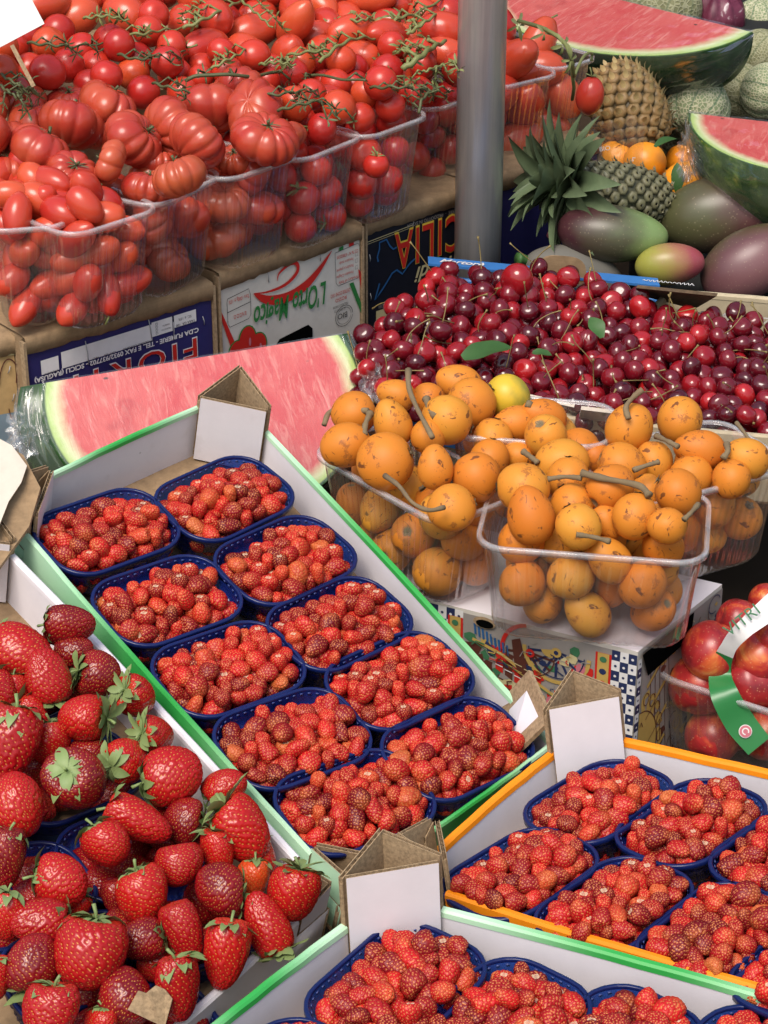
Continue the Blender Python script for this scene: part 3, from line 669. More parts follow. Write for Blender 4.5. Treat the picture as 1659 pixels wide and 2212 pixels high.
# ------------------------------------------------------------ painted crate with the loquats
ZA = .648
def A(x, y, z=ZA): return at(x, y, z)
qf, ql, qr = A(1378, 1408), A(650, 1228), A(1560, 1262); qb = ql + qr - qf
hA = .188
e = empty('painted_crate', Matrix.Translation(qf), 'crate with colourful painted cart pictures and checks, under the loquat punnets', 'crate')
b = MB(); T = [v - qf for v in (ql, qf, qr, qb)]; Bt = [v - Vector((0, 0, hA)) for v in T]; b.hexa([*Bt, *T], [0, 0, 1, 1, 1, 1]); b.build('crate_body', [MAT['white_card'], MAT['orto_white']], e)
xa = (qf - ql); La = xa.length; xb = (qr - qf); Lb = xb.length
n1 = xa.normalized().cross(ZUP); n2 = xb.normalized().cross(ZUP)
F1 = Face(e, T[0] + n1 * .0005, xa, ZUP); F2 = Face(e, T[1] + n2 * .0005, xb, ZUP)
def checks(F, x0, x1, y0, y1, nx, ny, lift=.0006):
    dx, dy = (x1 - x0) / nx, (y1 - y0) / ny; L1, L2, D1, D2 = [], [], [], []
    for i in range(nx):
        for j in range(ny):
            q = [(x0 + i * dx, y0 + j * dy), (x0 + (i + 1) * dx, y0 + j * dy), (x0 + (i + 1) * dx, y0 + (j + 1) * dy), (x0 + i * dx, y0 + (j + 1) * dy)]
            cx, cy = x0 + (i + .5) * dx, y0 + (j + .5) * dy; r = min(abs(dx), abs(dy)) * .17
            o = [(cx + r * math.cos(a), cy + r * math.sin(a)) for a in [math.pi / 4 * k for k in range(8)]]
            if (i + j) % 2: L1.append(q); D1.append(o)
            else: L2.append(q); D2.append(o)
    F.polys(L1, 'ink_navy', lift); F.polys(L2, 'ink_white', lift); F.polys(D1, 'ink_white', lift + .0004); F.polys(D2, 'ink_navy', lift + .0004)
def band(F, x0, x1, y0, y1, vert=True, rot=0):
    F.rect(x0, y0, x1, y1, 'ink_red', .0010); m = .14 * ((x1 - x0) if vert else (y1 - y0))
    F.rect(x0 + m, y0 + (0 if vert else m), x1 - m, y1 - (0 if vert else m), 'ink_ochre', .0014)
    n_ = int(((y1 - y0) if vert else (x1 - x0)) / .0135)
    for k in range(n_):
        t_ = (k + .5) / n_; cx, cy = ((x0 + x1) / 2, y0 + (y1 - y0) * t_) if vert else (x0 + (x1 - x0) * t_, (y0 + y1) / 2)
        w_ = (x1 - x0) if vert else (y1 - y0); F.oval(cx, cy, w_ * .22, w_ * .20, ('ink_leaf', 'ink_red', 'ink_navy')[k % 3], .0019)
u = La
checks(F1, .0, .50 * u, -.030, -.002, 20, 2); checks(F1, .37 * u, .455 * u, -.187, -.030, 3, 15)
F1.rect(.50 * u, -.188, .955 * u, -.004, 'ink_gray', .0005)
band(F1, .455 * u, .50 * u, -.187, -.010); band(F1, .885 * u, .93 * u, -.187, -.010)
checks(F1, .93 * u, 1.0 * u, -.187, -.004, 3, 16)
# cart wheels
for (cx, cy, r, c1, c2) in ((.775, -.022, .034, 'ink_ochre', 'ink_navy'), (.70, -.030, .030, 'ink_red', 'ink_brown')):
    F1.line(arc(cx * u, cy, r, r, 180 if cy > -.025 else 100, 360 if cy > -.025 else 300, 30), .0042, c1, .0016); F1.line(arc(cx * u, cy, r * .86, r * .86, 180, 360, 24), .0012, c2, .0020)
    for k in range(7):
        a = R(188 + 164 * k / 6); F1.line([(cx * u, cy), (cx * u + r * .84 * math.cos(a), cy + r * .84 * math.sin(a))], .0026, c2, .0013)
    F1.oval(cx * u, cy, r * .16, r * .16, c1, .0024); F1.oval(cx * u, cy, r * .07, r * .07, 'ink_navy', .0028)
# cart shafts, harness, horse, plume, figures
F1.line([(.53 * u, -.030), (.62 * u, -.040), (.72 * u, -.062), (.86 * u, -.088)], .0035, 'ink_ochre', .0021); F1.line([(.53 * u, -.032), (.72 * u, -.064), (.86 * u, -.090)], .0010, 'ink_leaf', .0026)
rg = random.Random(11)
for k in range(9):
    x_, y_ = .535 + .012 * k, -.012 - .002 * k; F1.line([(x_ * u, y_), ((x_ + .004) * u, y_ - .012)], .0022, 'ink_blue', .0018)
for k in range(5):
    x0 = .60 + .028 * k; F1.poly([(x0 * u, -.032 - .004 * k), ((x0 + .022) * u, -.034 - .004 * k), ((x0 + .022) * u, -.062 - .005 * k), (x0 * u, -.058 - .005 * k)], ('ink_red', 'ink_brown', 'ink_red', 'ink_navy', 'ink_red')[k], .0016)
    for j in range(3): F1.line([(x0 * u, -.038 - .007 * j - .004 * k), ((x0 + .022) * u, -.040 - .007 * j - .004 * k)], .0010, ('ink_cream', 'ink_ochre', 'ink_white')[j], .0024)
F1.poly([((.53 + .02 * math.sin(t_)) * u + .010 * math.cos(t_ * 1.7), -.070 + .036 * math.cos(t_)) for t_ in [k * .35 for k in range(18)]], 'ink_brown', .0012)
F1.poly([(.50 * u, -.055), (.56 * u, -.045), (.575 * u, -.075), (.555 * u, -.105), (.53 * u, -.11), (.535 * u, -.08), (.51 * u, -.075)], 'ink_brown', .0014)
F1.poly([(.645 * u, -.020), (.67 * u, -.016), (.685 * u, -.040), (.70 * u, -.060), (.675 * u, -.062), (.655 * u, -.045)], 'ink_brown', .0022)
F1.poly([(.55 * u, -.060), (.60 * u, -.052), (.70 * u, -.072), (.72 * u, -.10), (.70 * u, -.14), (.56 * u, -.14), (.53 * u, -.10)], 'ink_gray', .0008)
F1.poly([(.555 * u, -.066), (.60 * u, -.058), (.695 * u, -.077), (.71 * u, -.10), (.69 * u, -.13), (.57 * u, -.13), (.545 * u, -.10)], 'ink_cream', .0011)
for k in range(9):
    a = R(200 + 17.5 * k); F1.line([(p.x, p.y) for p in bez([(.605 * u, -.092), (.605 * u + .012 * math.cos(a), -.092 + .014 * math.sin(a)), (.605 * u + .030 * math.cos(a), -.086 + .034 * math.sin(a))], 8)], .003, ('ink_blue', 'ink_red', 'ink_leaf')[k % 3], .0015, [.001, .0025, .0035, .004, .004, .0035, .003, .002, .001][:9])
F1.oval(.605 * u, -.084, .0055, .013, 'ink_brown', .0019)
for (x_, y_, c_) in ((.765, -.096, 'ink_leaf'), (.80, -.11, 'ink_blue'), (.835, -.10, 'ink_red'), (.72, -.085, 'ink_ochre'), (.86, -.075, 'ink_leaf'), (.845, -.05, 'ink_pink')):
    F1.poly([((x_ + .016 * math.cos(a) * rg.uniform(.6, 1.2)) * u, y_ + .017 * math.sin(a) * rg.uniform(.6, 1.3)) for a in [k * .52 for k in range(12)]], c_, .0013); F1.oval(x_ * u, y_ + .016, .005, .006, 'ink_pink', .0017)
for k in range(60):
    x_, y_ = rg.uniform(.505, .88), rg.uniform(-.20, -.02); a = rg.uniform(0, 6.28); l = rg.uniform(.003, .010)
    F1.line([(x_ * u, y_), (x_ * u + l * math.cos(a), y_ + l * math.sin(a) * .6), (x_ * u + l * 1.6 * math.cos(a + .6), y_ + l * 1.2 * math.sin(a + .6))], rg.uniform(.0007, .0018), rg.choice(['ink_brown', 'ink_red', 'ink_navy', 'ink_leaf', 'ink_ochre', 'ink_gray']), .0026 + k * .00002)
BL = {}
for k in range(150):
    x_, y_ = rg.uniform(.515, .87), rg.uniform(-.19, -.015); r_ = rg.uniform(.0025, .0085); a0 = rg.uniform(0, 6); q = [(x_ * u + r_ * math.cos(a) * rg.uniform(.5, 1.2), y_ + r_ * math.sin(a) * rg.uniform(.4, 1.1)) for a in [k_ * .9 for k_ in range(7)]]
    BL.setdefault(rg.choice(['ink_brown', 'ink_brown', 'ink_gray', 'ink_cream', 'ink_navy', 'ink_leaf', 'ink_red', 'ink_ochre']), []).append(q)
for k, (m_, q) in enumerate(BL.items()): F1.polys(q, m_, .0012 + .00006 * k)
BL = {}
for k in range(90):
    x_, y_ = rg.uniform(.07, .97), rg.uniform(-.20, -.015); r_ = rg.uniform(.0025, .008); q = [(x_ * v_ + r_ * math.cos(a) * rg.uniform(.5, 1.2), y_ + r_ * math.sin(a) * rg.uniform(.4, 1.1)) for v_ in (Lb,) for a in [k_ * .9 for k_ in range(7)]]
    BL.setdefault(rg.choice(['ink_brown', 'ink_gray', 'ink_ochre', 'ink_navy', 'ink_ochre']), []).append(q)
for k, (m_, q) in enumerate(BL.items()): F2.polys(q, m_, .0010 + .00004 * k)
F1.oval(.565 * u, -.008, .012, .0065, 'kraft_edge', .0030); F1.oval(.567 * u, -.009, .0095, .0045, 'hole', .0036)
# side face: checks, sun face with rays and curls, arches
v = Lb
checks(F2, .0, .045 * v, -.187, -.010, 1, 17)
F2.rect(.05 * v, -.187, 1.0 * v, -.004, 'ink_gray', .0005); F2.rect(.06 * v, -.185, .38 * v, -.010, 'ink_gray', .0008)
F2.line(arc(.06 * v, -.055, .10, .045, 90, 20), .008, 'ink_ochre', .0012); F2.line(arc(.06 * v, -.055, .104, .049, 90, 20), .0012, 'ink_brown', .0017); F2.line(arc(.06 * v, -.055, .094, .041, 90, 20), .0012, 'ink_brown', .0017)
for k in range(9):
    a = R(-80 + 20 * k + 0); F2.line([(p.x, p.y) for p in bez([(.075 * v + .024 * math.cos(a), -.120 + .040 * math.sin(a)), (.075 * v + .036 * math.cos(a + .12), -.120 + .058 * math.sin(a + .12)), (.075 * v + .040 * math.cos(a - .16), -.120 + .066 * math.sin(a - .16))], 8)], .007, 'ink_ochre', .0011)
    F2.line(arc(.075 * v + .037 * math.cos(a), -.120 + .058 * math.sin(a), .005, .007, 0, 350, 12), .0010, 'ink_brown', .0018)
F2.poly(arc(.045 * v, -.120, .036, .046, -90, 90, 24), 'ink_ochre', .0014); F2.line(arc(.045 * v, -.120, .036, .046, -90, 90, 24), .0012, 'ink_brown', .0019)
F2.poly([(.05 * v, -.118), (.06 * v, -.112), (.072 * v, -.120), (.06 * v, -.127)], 'ink_red', .0022); F2.line([(.05 * v, -.090), (.07 * v, -.086), (.085 * v, -.092)], .0013, 'ink_brown', .0022); F2.line([(.05 * v, -.145), (.075 * v, -.150), (.09 * v, -.143)], .0013, 'ink_brown', .0022)
for k in range(5): F2.line([(.15 * v + .008 * k, -.02), (.22 * v + .012 * k, -.20)], .0010, 'ink_brown', .0012); F2.line([(.12 * v, -.05 - .035 * k), (.37 * v, -.02 - .035 * k)], .0045, 'ink_ochre', .0013); F2.line([(.12 * v, -.052 - .035 * k), (.37 * v, -.022 - .035 * k)], .0008, 'ink_brown', .0018)
for k in range(30):
    x_, y_ = rg.uniform(.40, .98), rg.uniform(-.20, -.01); F2.line(arc(x_ * v, y_, rg.uniform(.004, .014), rg.uniform(.004, .012), rg.uniform(0, 180), rg.uniform(200, 420), 10), .0012, rg.choice(['ink_brown', 'ink_ochre', 'ink_cream', 'ink_navy']), .0012 + k * .00003)
F2.poly([(.02 * v, -.004), (.62 * v, -.002), (.60 * v, -.030), (.10 * v, -.034)], 'hole', .0032)

LZ = .759
LQ = []
def lbox(c1, c2, L, W, label, z=LZ):
    """c1->c2: image ends of the front long edge of the rim (outer)"""
    a, b_ = at(*c1, z), at(*c2, z); xd = (b_ - a).normalized(); bd = Vector((-xd.y, xd.x, 0))
    if bd.dot(FWD) < 0: bd = -bd
    c = (a + b_) / 2 + bd * W / 2; M = frame(c, xd, ZUP)
    place_tub('clear', 'clear_punnet', M, L, W, .109 + z - LZ, label, 'punnet', 'clear plastic punnets of loquats'); LQ.append((M, L, W, .109)); return M
LM1 = lbox((638, 955), (992, 1155), .205, .105, 'clear punnet of loquats standing behind the green rim of the middle tray')
LM2 = lbox((1040, 1180), (1512, 1216), .210, .140, 'clear punnet of loquats nearest the camera, on the painted crate')
LM3 = lbox((1400, 1092), (1700, 1010), .185, .125, 'clear punnet of loquats at the right edge, behind the nearest one', LZ + .004)
LM4 = lbox((985, 940), (1290, 965), .160, .100, 'clear punnet of loquats farthest back, against the cherries', LZ + .022)

# nectarine punnet
nN = ZUP; zN = .60
NM = frame(at(1655, 1440, zN), at(1760, 1570, zN) - at(1450, 1470, zN), ZUP)
nc = at(1690, 1445, zN); NM.translation = nc
place_tub('clear', 'clear_punnet', NM, .215, .15, .10, 'large clear punnet of nectarines with a green handle at the right edge', 'punnet', 'clear plastic punnets of nectarines', rc=.03)
b = MB(); b.box(-.2, .3, -.12, .12, -.01, 0); o = b.build('wooden_block', MAT['table_wood']); o.location = (nc.x + .1, nc.y, zN - .102); meta(o, 'dark board carrying the nectarine punnet', 'board')
# ------------------------------------------------------------ fruit shapes
RG = np.random.RandomState(7)
def sph_grid(nu, nv):
    """unit directions: u around, v from +z pole (0) to -z pole"""
    th = np.linspace(0, np.pi, nv); ph = np.linspace(0, 2 * np.pi, nu, endpoint=False)
    T, P = np.meshgrid(th, ph, indexing='xy')      # shape (nu? , nv)
    T = T.reshape(nu, nv); P = P.reshape(nu, nv)
    return T, P
def closed(b_or_none, pts, mat=0, col=None):
    b = b_or_none or MB(); nu, nv = pts.shape[:2]
    v = [pts[0, 0]] + [pts[i, j] for j in range(1, nv - 1) for i in range(nu)] + [pts[0, -1]]
    c = None
    if col is not None: c = [col[0, 0]] + [col[i, j] for j in range(1, nv - 1) for i in range(nu)] + [col[0, -1]]
    F = []; idx = lambda i, j: 1 + (j - 1) * nu + i % nu; last = len(v) - 1
    for i in range(nu):
        F.append((0, idx(i, 1), idx(i + 1, 1))); F.append((last, idx(i + 1, nv - 2), idx(i, nv - 2)))
        for j in range(1, nv - 2): F.append((idx(i, j), idx(i, j + 1), idx(i + 1, j + 1), idx(i + 1, j)))
    b.add(np.array(v), F, mat, np.array(c) if c is not None else None); return b
def lowfreq(D, seed, amp, k=3):
    r = np.random.RandomState(seed); o = np.zeros(D.shape[:-1])
    for _ in range(k):
        a = r.normal(size=3); a /= np.linalg.norm(a); o += np.sin((D @ a) * r.uniform(1.5, 3.5) + r.uniform(0, 6)) / k
    return o * amp
def berry_mesh(name, L, Wd, spacing, nu, nv, seed, pit, mat, puff=0., lump=.06, taper=.45, core=False, sm=.135):
    T, P = sph_grid(nu, nv); s = T / np.pi
    r = np.random.RandomState(seed)
    D = np.stack([np.sin(T) * np.cos(P), np.sin(T) * np.sin(P), np.cos(T)], -1)
    prof = np.sin(np.pi * s) ** .72 * (1 - taper * s) * 1.28
    rad = Wd * prof * (1 + lowfreq(D, seed, lump))
    flat_ = 1 + .12 * r.uniform(-1, 1)
    sk = r.uniform(-.18, .18, 2)
    z = L * (.5 - (1 - np.cos(np.pi * s)) / 2) - .10 * L * np.exp(-(s / .12) ** 2)
    X = np.stack([rad * np.cos(P) * flat_ + sk[0] * Wd * (1 - np.cos(np.pi * s)), rad * np.sin(P) / flat_ + sk[1] * Wd * (1 - np.cos(np.pi * s)), z], -1)
    # seed lattice on the surface
    prs = Wd * np.sin(np.pi * np.linspace(0, 1, 200)) ** .72 * (1 - taper * np.linspace(0, 1, 200)) * 1.28
    area = 2 * np.pi * prs * (L * np.pi / 2 * np.sin(np.pi * np.linspace(0, 1, 200)) / 199 + np.abs(np.gradient(prs)))
    cum = np.cumsum(area); N = int(cum[-1] / (spacing ** 2 * .87)); tt = np.interp((np.arange(N) + .5) / N * cum[-1], cum, np.linspace(0, 1, 200))
    ph = np.arange(N) * 2.399963 + r.uniform(0, 6); 
    ph += r.normal(0, .05, N); tt += r.normal(0, .004, N)
    ki = np.clip((ph % (2 * np.pi)) / (2 * np.pi) * nu, 0, nu - 1e-6); kj = np.clip(tt, 0.02, .985) * (nv - 1)
    S = X[np.round(ki).astype(int) % nu, np.round(kj).astype(int)]
    d = np.full((nu, nv), 9.)
    for j in range(nv): d[:, j] = np.sqrt(((X[:, j, None, :] - S[None]) ** 2).sum(-1)).min(1)
    q = d / spacing
    nrm = np.stack([np.cos(P) * np.sin(T) / Wd, np.sin(P) * np.sin(T) / Wd, np.cos(T) / (L * .5) + taper * .5 * 0], -1); nrm /= np.linalg.norm(nrm, axis=-1)[..., None]
    prof_d = -pit * np.exp(-(q / .27) ** 2) + puff * np.clip(q / .55, 0, 1) ** 1.2 + pit * .55 * np.exp(-(q / .13) ** 2)
    X = X + nrm * prof_d[..., None]
    col = np.zeros((nu, nv, 4)); col[..., 0] = np.exp(-(q / sm) ** 4); col[..., 1] = s; col[..., 3] = 1
    col[..., 2] = np.exp(-(s / .062) ** 4) if core else 0
    b = closed(None, X, 0, col)
    return b.mesh(name, [mat], True, True)
# ---- materials of the fruit
def m_wild():
    t = NT('wild_strawberry'); a = t.attr(); r = t.rnd()
    base = t.ramp(r, [(0., (.12, .003, .008)), (.3, (.25, .006, .010)), (.65, (.40, .007, .010)), (.88, (.50, .012, .012)), (.96, (.46, .045, .016)), (1., (.46, .10, .028))])
    base = t.mix(t.math('MULTIPLY', t.ramp(t.noise(90, 2), [(.5, 0.), (.75, 1.)]), .35), base, (.46, .040, .016))
    base = t.mix(t.math('MULTIPLY', t.ramp(t.noise(55, 2), [(.5, 0.), (.7, 1.)]), .35), base, (.22, .006, .012))
    base = t.mix(t.math('MULTIPLY', t.ramp(a[1], [(.7, 0.), (1., 1.)]), .3), base, (.55, .16, .04))
    c = t.mix(t.math('MULTIPLY', t.ramp(a[0], [(.35, 0.), (.75, 1.)]), .8), base, (.60, .22, .07))
    c = t.mix(t.math('MULTIPLY', t.ramp(a[2], [(.55, 0.), (.7, 1.), (.96, 1.), (1., .6)]), .8), c, (.60, .44, .30))
    t.put(t.b.inputs['Subsurface Weight'], .12); t.put(t.b.inputs['Subsurface Radius'], (.004, .001, .0006)); t.put(t.b.inputs['Subsurface Scale'], 1.)
    MAT['wild'] = t.set(c, .40, .28)
m_wild()
def m_straw():
    t = NT('strawberry'); a = t.attr(); oc = t.n('ShaderNodeSeparateColor'); t.L.new(t.n('ShaderNodeObjectInfo').outputs['Color'], oc.inputs[0]); r = oc.outputs[0]
    base = t.ramp(r, [(0., (.09, .003, .006)), (.16, (.17, .004, .008)), (.5, (.34, .006, .008)), (.8, (.44, .010, .008)), (1., (.55, .060, .012))])
    base = t.mix(t.math('MULTIPLY', t.ramp(t.noise(28, 2), [(.42, 0.), (.7, 1.)]), .4), base, (.42, .010, .010))
    base = t.mix(t.math('MULTIPLY', t.ramp(a[1], [(0., 1.), (.22, 0.)]), t.math('MULTIPLY', r, .5)), base, (.62, .12, .03))
    base = t.mix(t.math('MULTIPLY', t.ramp(a[0], [(.0, 0.), (.12, 1.), (.35, 0.)]), .5), base, (.16, .003, .006))
    c = t.mix(t.math('MULTIPLY', t.ramp(a[0], [(.3, 0.), (.75, 1.)]), t.ramp(t.noise(120, 2), [(.3, .45), (.7, 1.)])), base, (.60, .27, .05))
    t.put(t.b.inputs['Subsurface Weight'], .10); t.put(t.b.inputs['Subsurface Radius'], (.005, .001, .0006)); t.put(t.b.inputs['Subsurface Scale'], 1.)
    MAT['straw'] = t.set(c, .25, .38)
m_straw()
def m_leaf(name, c1, c2, rough=.5):
    t = NT(name); n = t.noise(60, 3); c = t.mix(n, c1, c2); c = t.mix(t.math('MULTIPLY', t.rnd(), .4), c, tuple(x * .55 for x in c1))
    MAT[name] = t.set(c, rough, .35)
    t.put(t.b.inputs['Subsurface Weight'], .0)
m_leaf('calyx_green', (.27, .34, .13), (.12, .20, .06)); m_leaf('vine_green', (.26, .27, .10), (.13, .16, .05)); m_leaf('vine_dark', (.12, .13, .055), (.06, .075, .03))
m_leaf('leaf_green', (.05, .13, .03), (.03, .08, .02)); m_leaf('pine_leaf', (.165, .215, .115), (.065, .10, .05), .45); m_leaf('stalk_brown', (.27, .20, .11), (.11, .075, .045), .9)
m_leaf('cherry_stalk', (.26, .22, .08), (.20, .11, .04), .5)
def m_fruit(name, stops, rough=.16, spec=.5, nscale=18, namp=.3, ncol=None, bump=0., sss=.06, coat=0.):
    t = NT(name); base = t.ramp(t.rnd(), stops)
    base = t.mix(t.math('MULTIPLY', t.ramp(t.noise(nscale, 3), [(.4, 0.), (.75, 1.)]), namp), base, ncol or stops[0][1])
    if bump: t.bump(t.noise(130, 4), bump, .0008)
    t.put(t.b.inputs['Subsurface Weight'], sss); t.put(t.b.inputs['Subsurface Radius'], (.006, .0015, .001)); t.put(t.b.inputs['Subsurface Scale'], 1.)
    t.put(t.b.inputs['Coat Weight'], coat); t.put(t.b.inputs['Coat Roughness'], .1)
    MAT[name] = t.set(base, rough, spec); return t
m_fruit('tomato_round', [(0., (.36, .012, .012)), (.5, (.46, .020, .014)), (.85, (.52, .035, .016)), (1., (.56, .08, .020))], .28, .5, 14, .4, (.50, .05, .02))
m_fruit('tomato_plum', [(0., (.40, .020, .016)), (.5, (.50, .038, .022)), (1., (.56, .075, .028))], .24, .5, 12, .4, (.62, .11, .035))
m_fruit('tomato_ribbed', [(0., (.34, .024, .018)), (.5, (.41, .038, .022)), (1., (.42, .070, .028))], .27, .5, 16, .5, (.55, .13, .045), .1)
m_fruit('cherry_dark', [(0., (.050, .003, .008)), (.5, (.105, .004, .010)), (1., (.19, .006, .013))], .14, .5, 30, .3, (.15, .006, .012), 0, 0., .25)
m_fruit('cherry_red', [(0., (.17, .005, .011)), (.6, (.28, .008, .013)), (1., (.44, .015, .016))], .14, .5, 30, .3, (.30, .01, .012), 0, .05, .25)
m_fruit('orange_peel', [(0., (.82, .26, .012)), (1., (.85, .34, .02))], .38, .5, 40, .2, (.8, .22, .01), .35)
def m_loquat():
    t = NT('loquat_skin'); base = t.ramp(t.rnd(), [(0., (.52, .145, .014)), (.35, (.57, .195, .020)), (.8, (.60, .245, .028)), (1., (.58, .28, .034))])
    base = t.mix(t.math('MULTIPLY', t.ramp(t.noise(22, 3), [(.4, 0.), (.75, 1.)]), .5), base, (.66, .19, .018))
    v = t.noise(75, 5, .72); base = t.mix(t.math('MULTIPLY', t.ramp(v, [(.575, 0.), (.64, 1.)]), .70), base, (.24, .075, .02))
    mp = t.n('ShaderNodeMapping'); mp.inputs['Scale'].default_value = (1.0, .28, .5); mp.inputs['Rotation'].default_value = (.5, .3, .9); t.L.new(t.coord(), mp.inputs[0])
    v2 = t.noise(150, 3, .6, mp.outputs[0], 1.0); base = t.mix(t.math('MULTIPLY', t.ramp(v2, [(.645, 0.), (.67, 1.)]), .85), base, (.10, .030, .012))
    v4 = t.noise(16, 2, .5); base = t.mix(t.math('MULTIPLY', t.ramp(v4, [(.60, 0.), (.74, 1.)]), .4), base, (.38, .15, .035))
    vor = t.n('ShaderNodeTexVoronoi', i_Scale=210.); t.L.new(t.coord(), vor.inputs['Vector']); base = t.mix(t.math('MULTIPLY', t.ramp(vor.outputs['Distance'], [(.12, 1.), (.2, 0.)]), t.math('MULTIPLY', t.ramp(t.noise(40), [(.5, 0.), (.6, 1.)]), .7)), base, (.30, .10, .02))
    a = t.attr(); base = t.mix(t.ramp(a[0], [(.25, 0.), (.7, 1.)]), base, (.17, .13, .07))
    t.put(t.b.inputs['Subsurface Weight'], .08); t.put(t.b.inputs['Subsurface Radius'], (.006, .003, .001)); t.put(t.b.inputs['Subsurface Scale'], 1.)
    t.bump(t.noise(200, 3), .15, .0005); MAT['loquat'] = t.set(base, .52, .3)
    t2 = NT('loquat_yellow'); MAT['loquat_y'] = t2.set(t2.mix(t2.ramp(t2.noise(20, 4), [(.5, 0.), (.68, 1.)]), (.60, .40, .03), (.30, .26, .04)), .42, .4)
m_loquat()

def ell_mesh(name, rx, ry, rz, mat, nu=32, nv=20, dent=0., dentw=.35, lump=.03, seed=0, pear=0., ribs=0, ribamp=0., tip=0., suture=0., lobes=None, col=None, dent2=0.):
    T, P = sph_grid(nu, nv); D = np.stack([np.sin(T) * np.cos(P), np.sin(T) * np.sin(P), np.cos(T)], -1)
    k = 1 + lowfreq(D, seed, lump)
    if ribs:
        r = np.random.RandomState(seed); ph = P + .12 * np.sin(P * 2 + r.uniform(0, 6)) + .1 * np.sin(P * 3 + r.uniform(0, 6))
        am = ribamp * (1 + .45 * np.sin(P * 2 + r.uniform(0, 6)) * .8); rb = np.abs(np.sin(ph * ribs / 2)) ** .55
        k = k * (1 - am * (1 - rb) * np.sin(T) ** .35 * 1.0)
    if suture: k = k * (1 - suture * np.exp(-(np.minimum(P, 2 * np.pi - P) / .22) ** 2) * np.sin(T) ** .5)
    X = D * k[..., None] * np.array([rx, ry, rz])
    if pear: f = 1 - pear * (D[..., 2] * .5 + .5) ** 1.5; X[..., 0] *= f; X[..., 1] *= f
    if tip: X[..., 2] -= tip * rz * np.exp(-((np.pi - T) / .28) ** 2)
    if dent: X[..., 2] -= dent * rz * np.exp(-(T / dentw) ** 2)
    if dent2: X[..., 2] += dent2 * rz * np.exp(-((np.pi - T) / (dentw * .7)) ** 2)
    c = np.zeros(X.shape[:2] + (4,)); c[..., 0] = np.exp(-((np.pi - T) / .22) ** 2) if dent2 else 0; c[..., 1] = T / np.pi; c[..., 2] = P / (2 * np.pi); c[..., 3] = 1
    return closed(None, X, 0, c).mesh(name, [mat], True, True)
def leaf(b, L, w, base, dirv, up, curl=.5, n=7, m=0, cup=.25, twist=0., pointed=1.3, wave=0.):
    """curved leaf blade starting at base, heading dirv, bending towards -up*curl"""
    dirv = Vector(dirv).normalized(); up = Vector(up); up = (up - dirv * up.dot(dirv)).normalized(); side = dirv.cross(up)
    G = []
    for i in range(n + 1):
        s = i / n; a = curl * s; c = Vector(base) + dirv * (L * (math.sin(a) / max(abs(curl), 1e-4) if abs(curl) > 1e-3 else s)) * (1 if curl > 0 else (-1 if curl < 0 and False else 1)) - up * (L * (1 - math.cos(a)) / (curl if abs(curl) > 1e-3 else 1))
        ww = w * (math.sin(math.pi * min(1, (s * .86 + .14)) ** pointed)) ** .8 if i < n else w * .03
        sd = side * math.cos(twist * s) + up * math.sin(twist * s); wv = wave * math.sin(s * 9) * ww
        G.append([tuple(c - sd * ww + up * (cup * ww + wv)), tuple(c), tuple(c + sd * ww + up * (cup * ww - wv))])
    b.grid(np.array(G), m)
def calyx_mesh(name, seed, n, L, w, mat, stem=.012, curl=(.2, 1.6), rise=(.0, .5), stemr=.0012, stemm=None):
    r = random.Random(seed); b = MB()
    for k in range(n):
        a = 2 * math.pi * k / n + r.uniform(-.15, .15); e_ = r.uniform(*rise)
        d = Vector((math.cos(a) * math.cos(e_), math.sin(a) * math.cos(e_), math.sin(e_)))
        leaf(b, L * r.uniform(.75, 1.2), w * r.uniform(.8, 1.15), d * .001, d, (0, 0, 1), r.uniform(*curl), 6, 0, .3, r.uniform(-.5, .5), wave=.15)
    if stem:
        q = Vector((r.uniform(-.4, .4), r.uniform(-.4, .4), 1)) * stem
        b.tube([(0, 0, -.001), q * .5, q + Vector((q.x, q.y, 0)) * .5], [stemr * 1.3, stemr, stemr * 1.2], 6, 1)
    return b.mesh(name, [mat, stemm or mat], True)

LIB = {}
LIB['wild'] = [berry_mesh('wild_strawberry_%d' % i, .0205 * f, .0082 * g, .0031, 56, 44, i, .00075, MAT['wild'], .00085, .10, tp, i in (0, 4), .27) for i, (f, g, tp) in enumerate([(1, 1, .4), (.86, 1.06, .3), (1.1, .95, .5), (.78, 1.1, .25), (1.0, 1.12, .5), (1.18, .9, .45), (.9, .98, .35), (1.0, .9, .5), (.95, 1.1, .2)])]
LIB['straw'] = [berry_mesh('strawberry_%d' % i, .046 * f, .0205 * g, .0043, 100, 76, 20 + i, .0012, MAT['straw'], .0005, .05, tp) for i, (f, g, tp) in enumerate([(1, 1, .42), (.9, 1.05, .38), (1.12, .98, .5), (1.0, 1.08, .32), (1.08, .92, .45)])]
LIB['straw_calyx'] = [calyx_mesh('strawberry_calyx_%d' % i, i, n, .0240, .0050, MAT['calyx_green'], .010, cu, (.0, .45)) for i, (n, cu) in enumerate([(14, (-.9, .9)), (12, (.1, 1.7)), (15, (-1.2, .5)), (13, (.4, 2.1))])]
LIB['cherry'] = [ell_mesh('cherry_%d' % i, .0136 * f, .0128, .0122, MAT['cherry_dark'], 26, 18, .16, .55, .03, i, suture=.04) for i, f in enumerate((1, 1.05, .96, 1.02))]
LIB['cherry_red'] = [ell_mesh('red_cherry_%d' % i, .0136 * f, .0128, .0122, MAT['cherry_red'], 26, 18, .16, .55, .03, i + 5, suture=.05) for i, f in enumerate((1, 1.05, .96))]
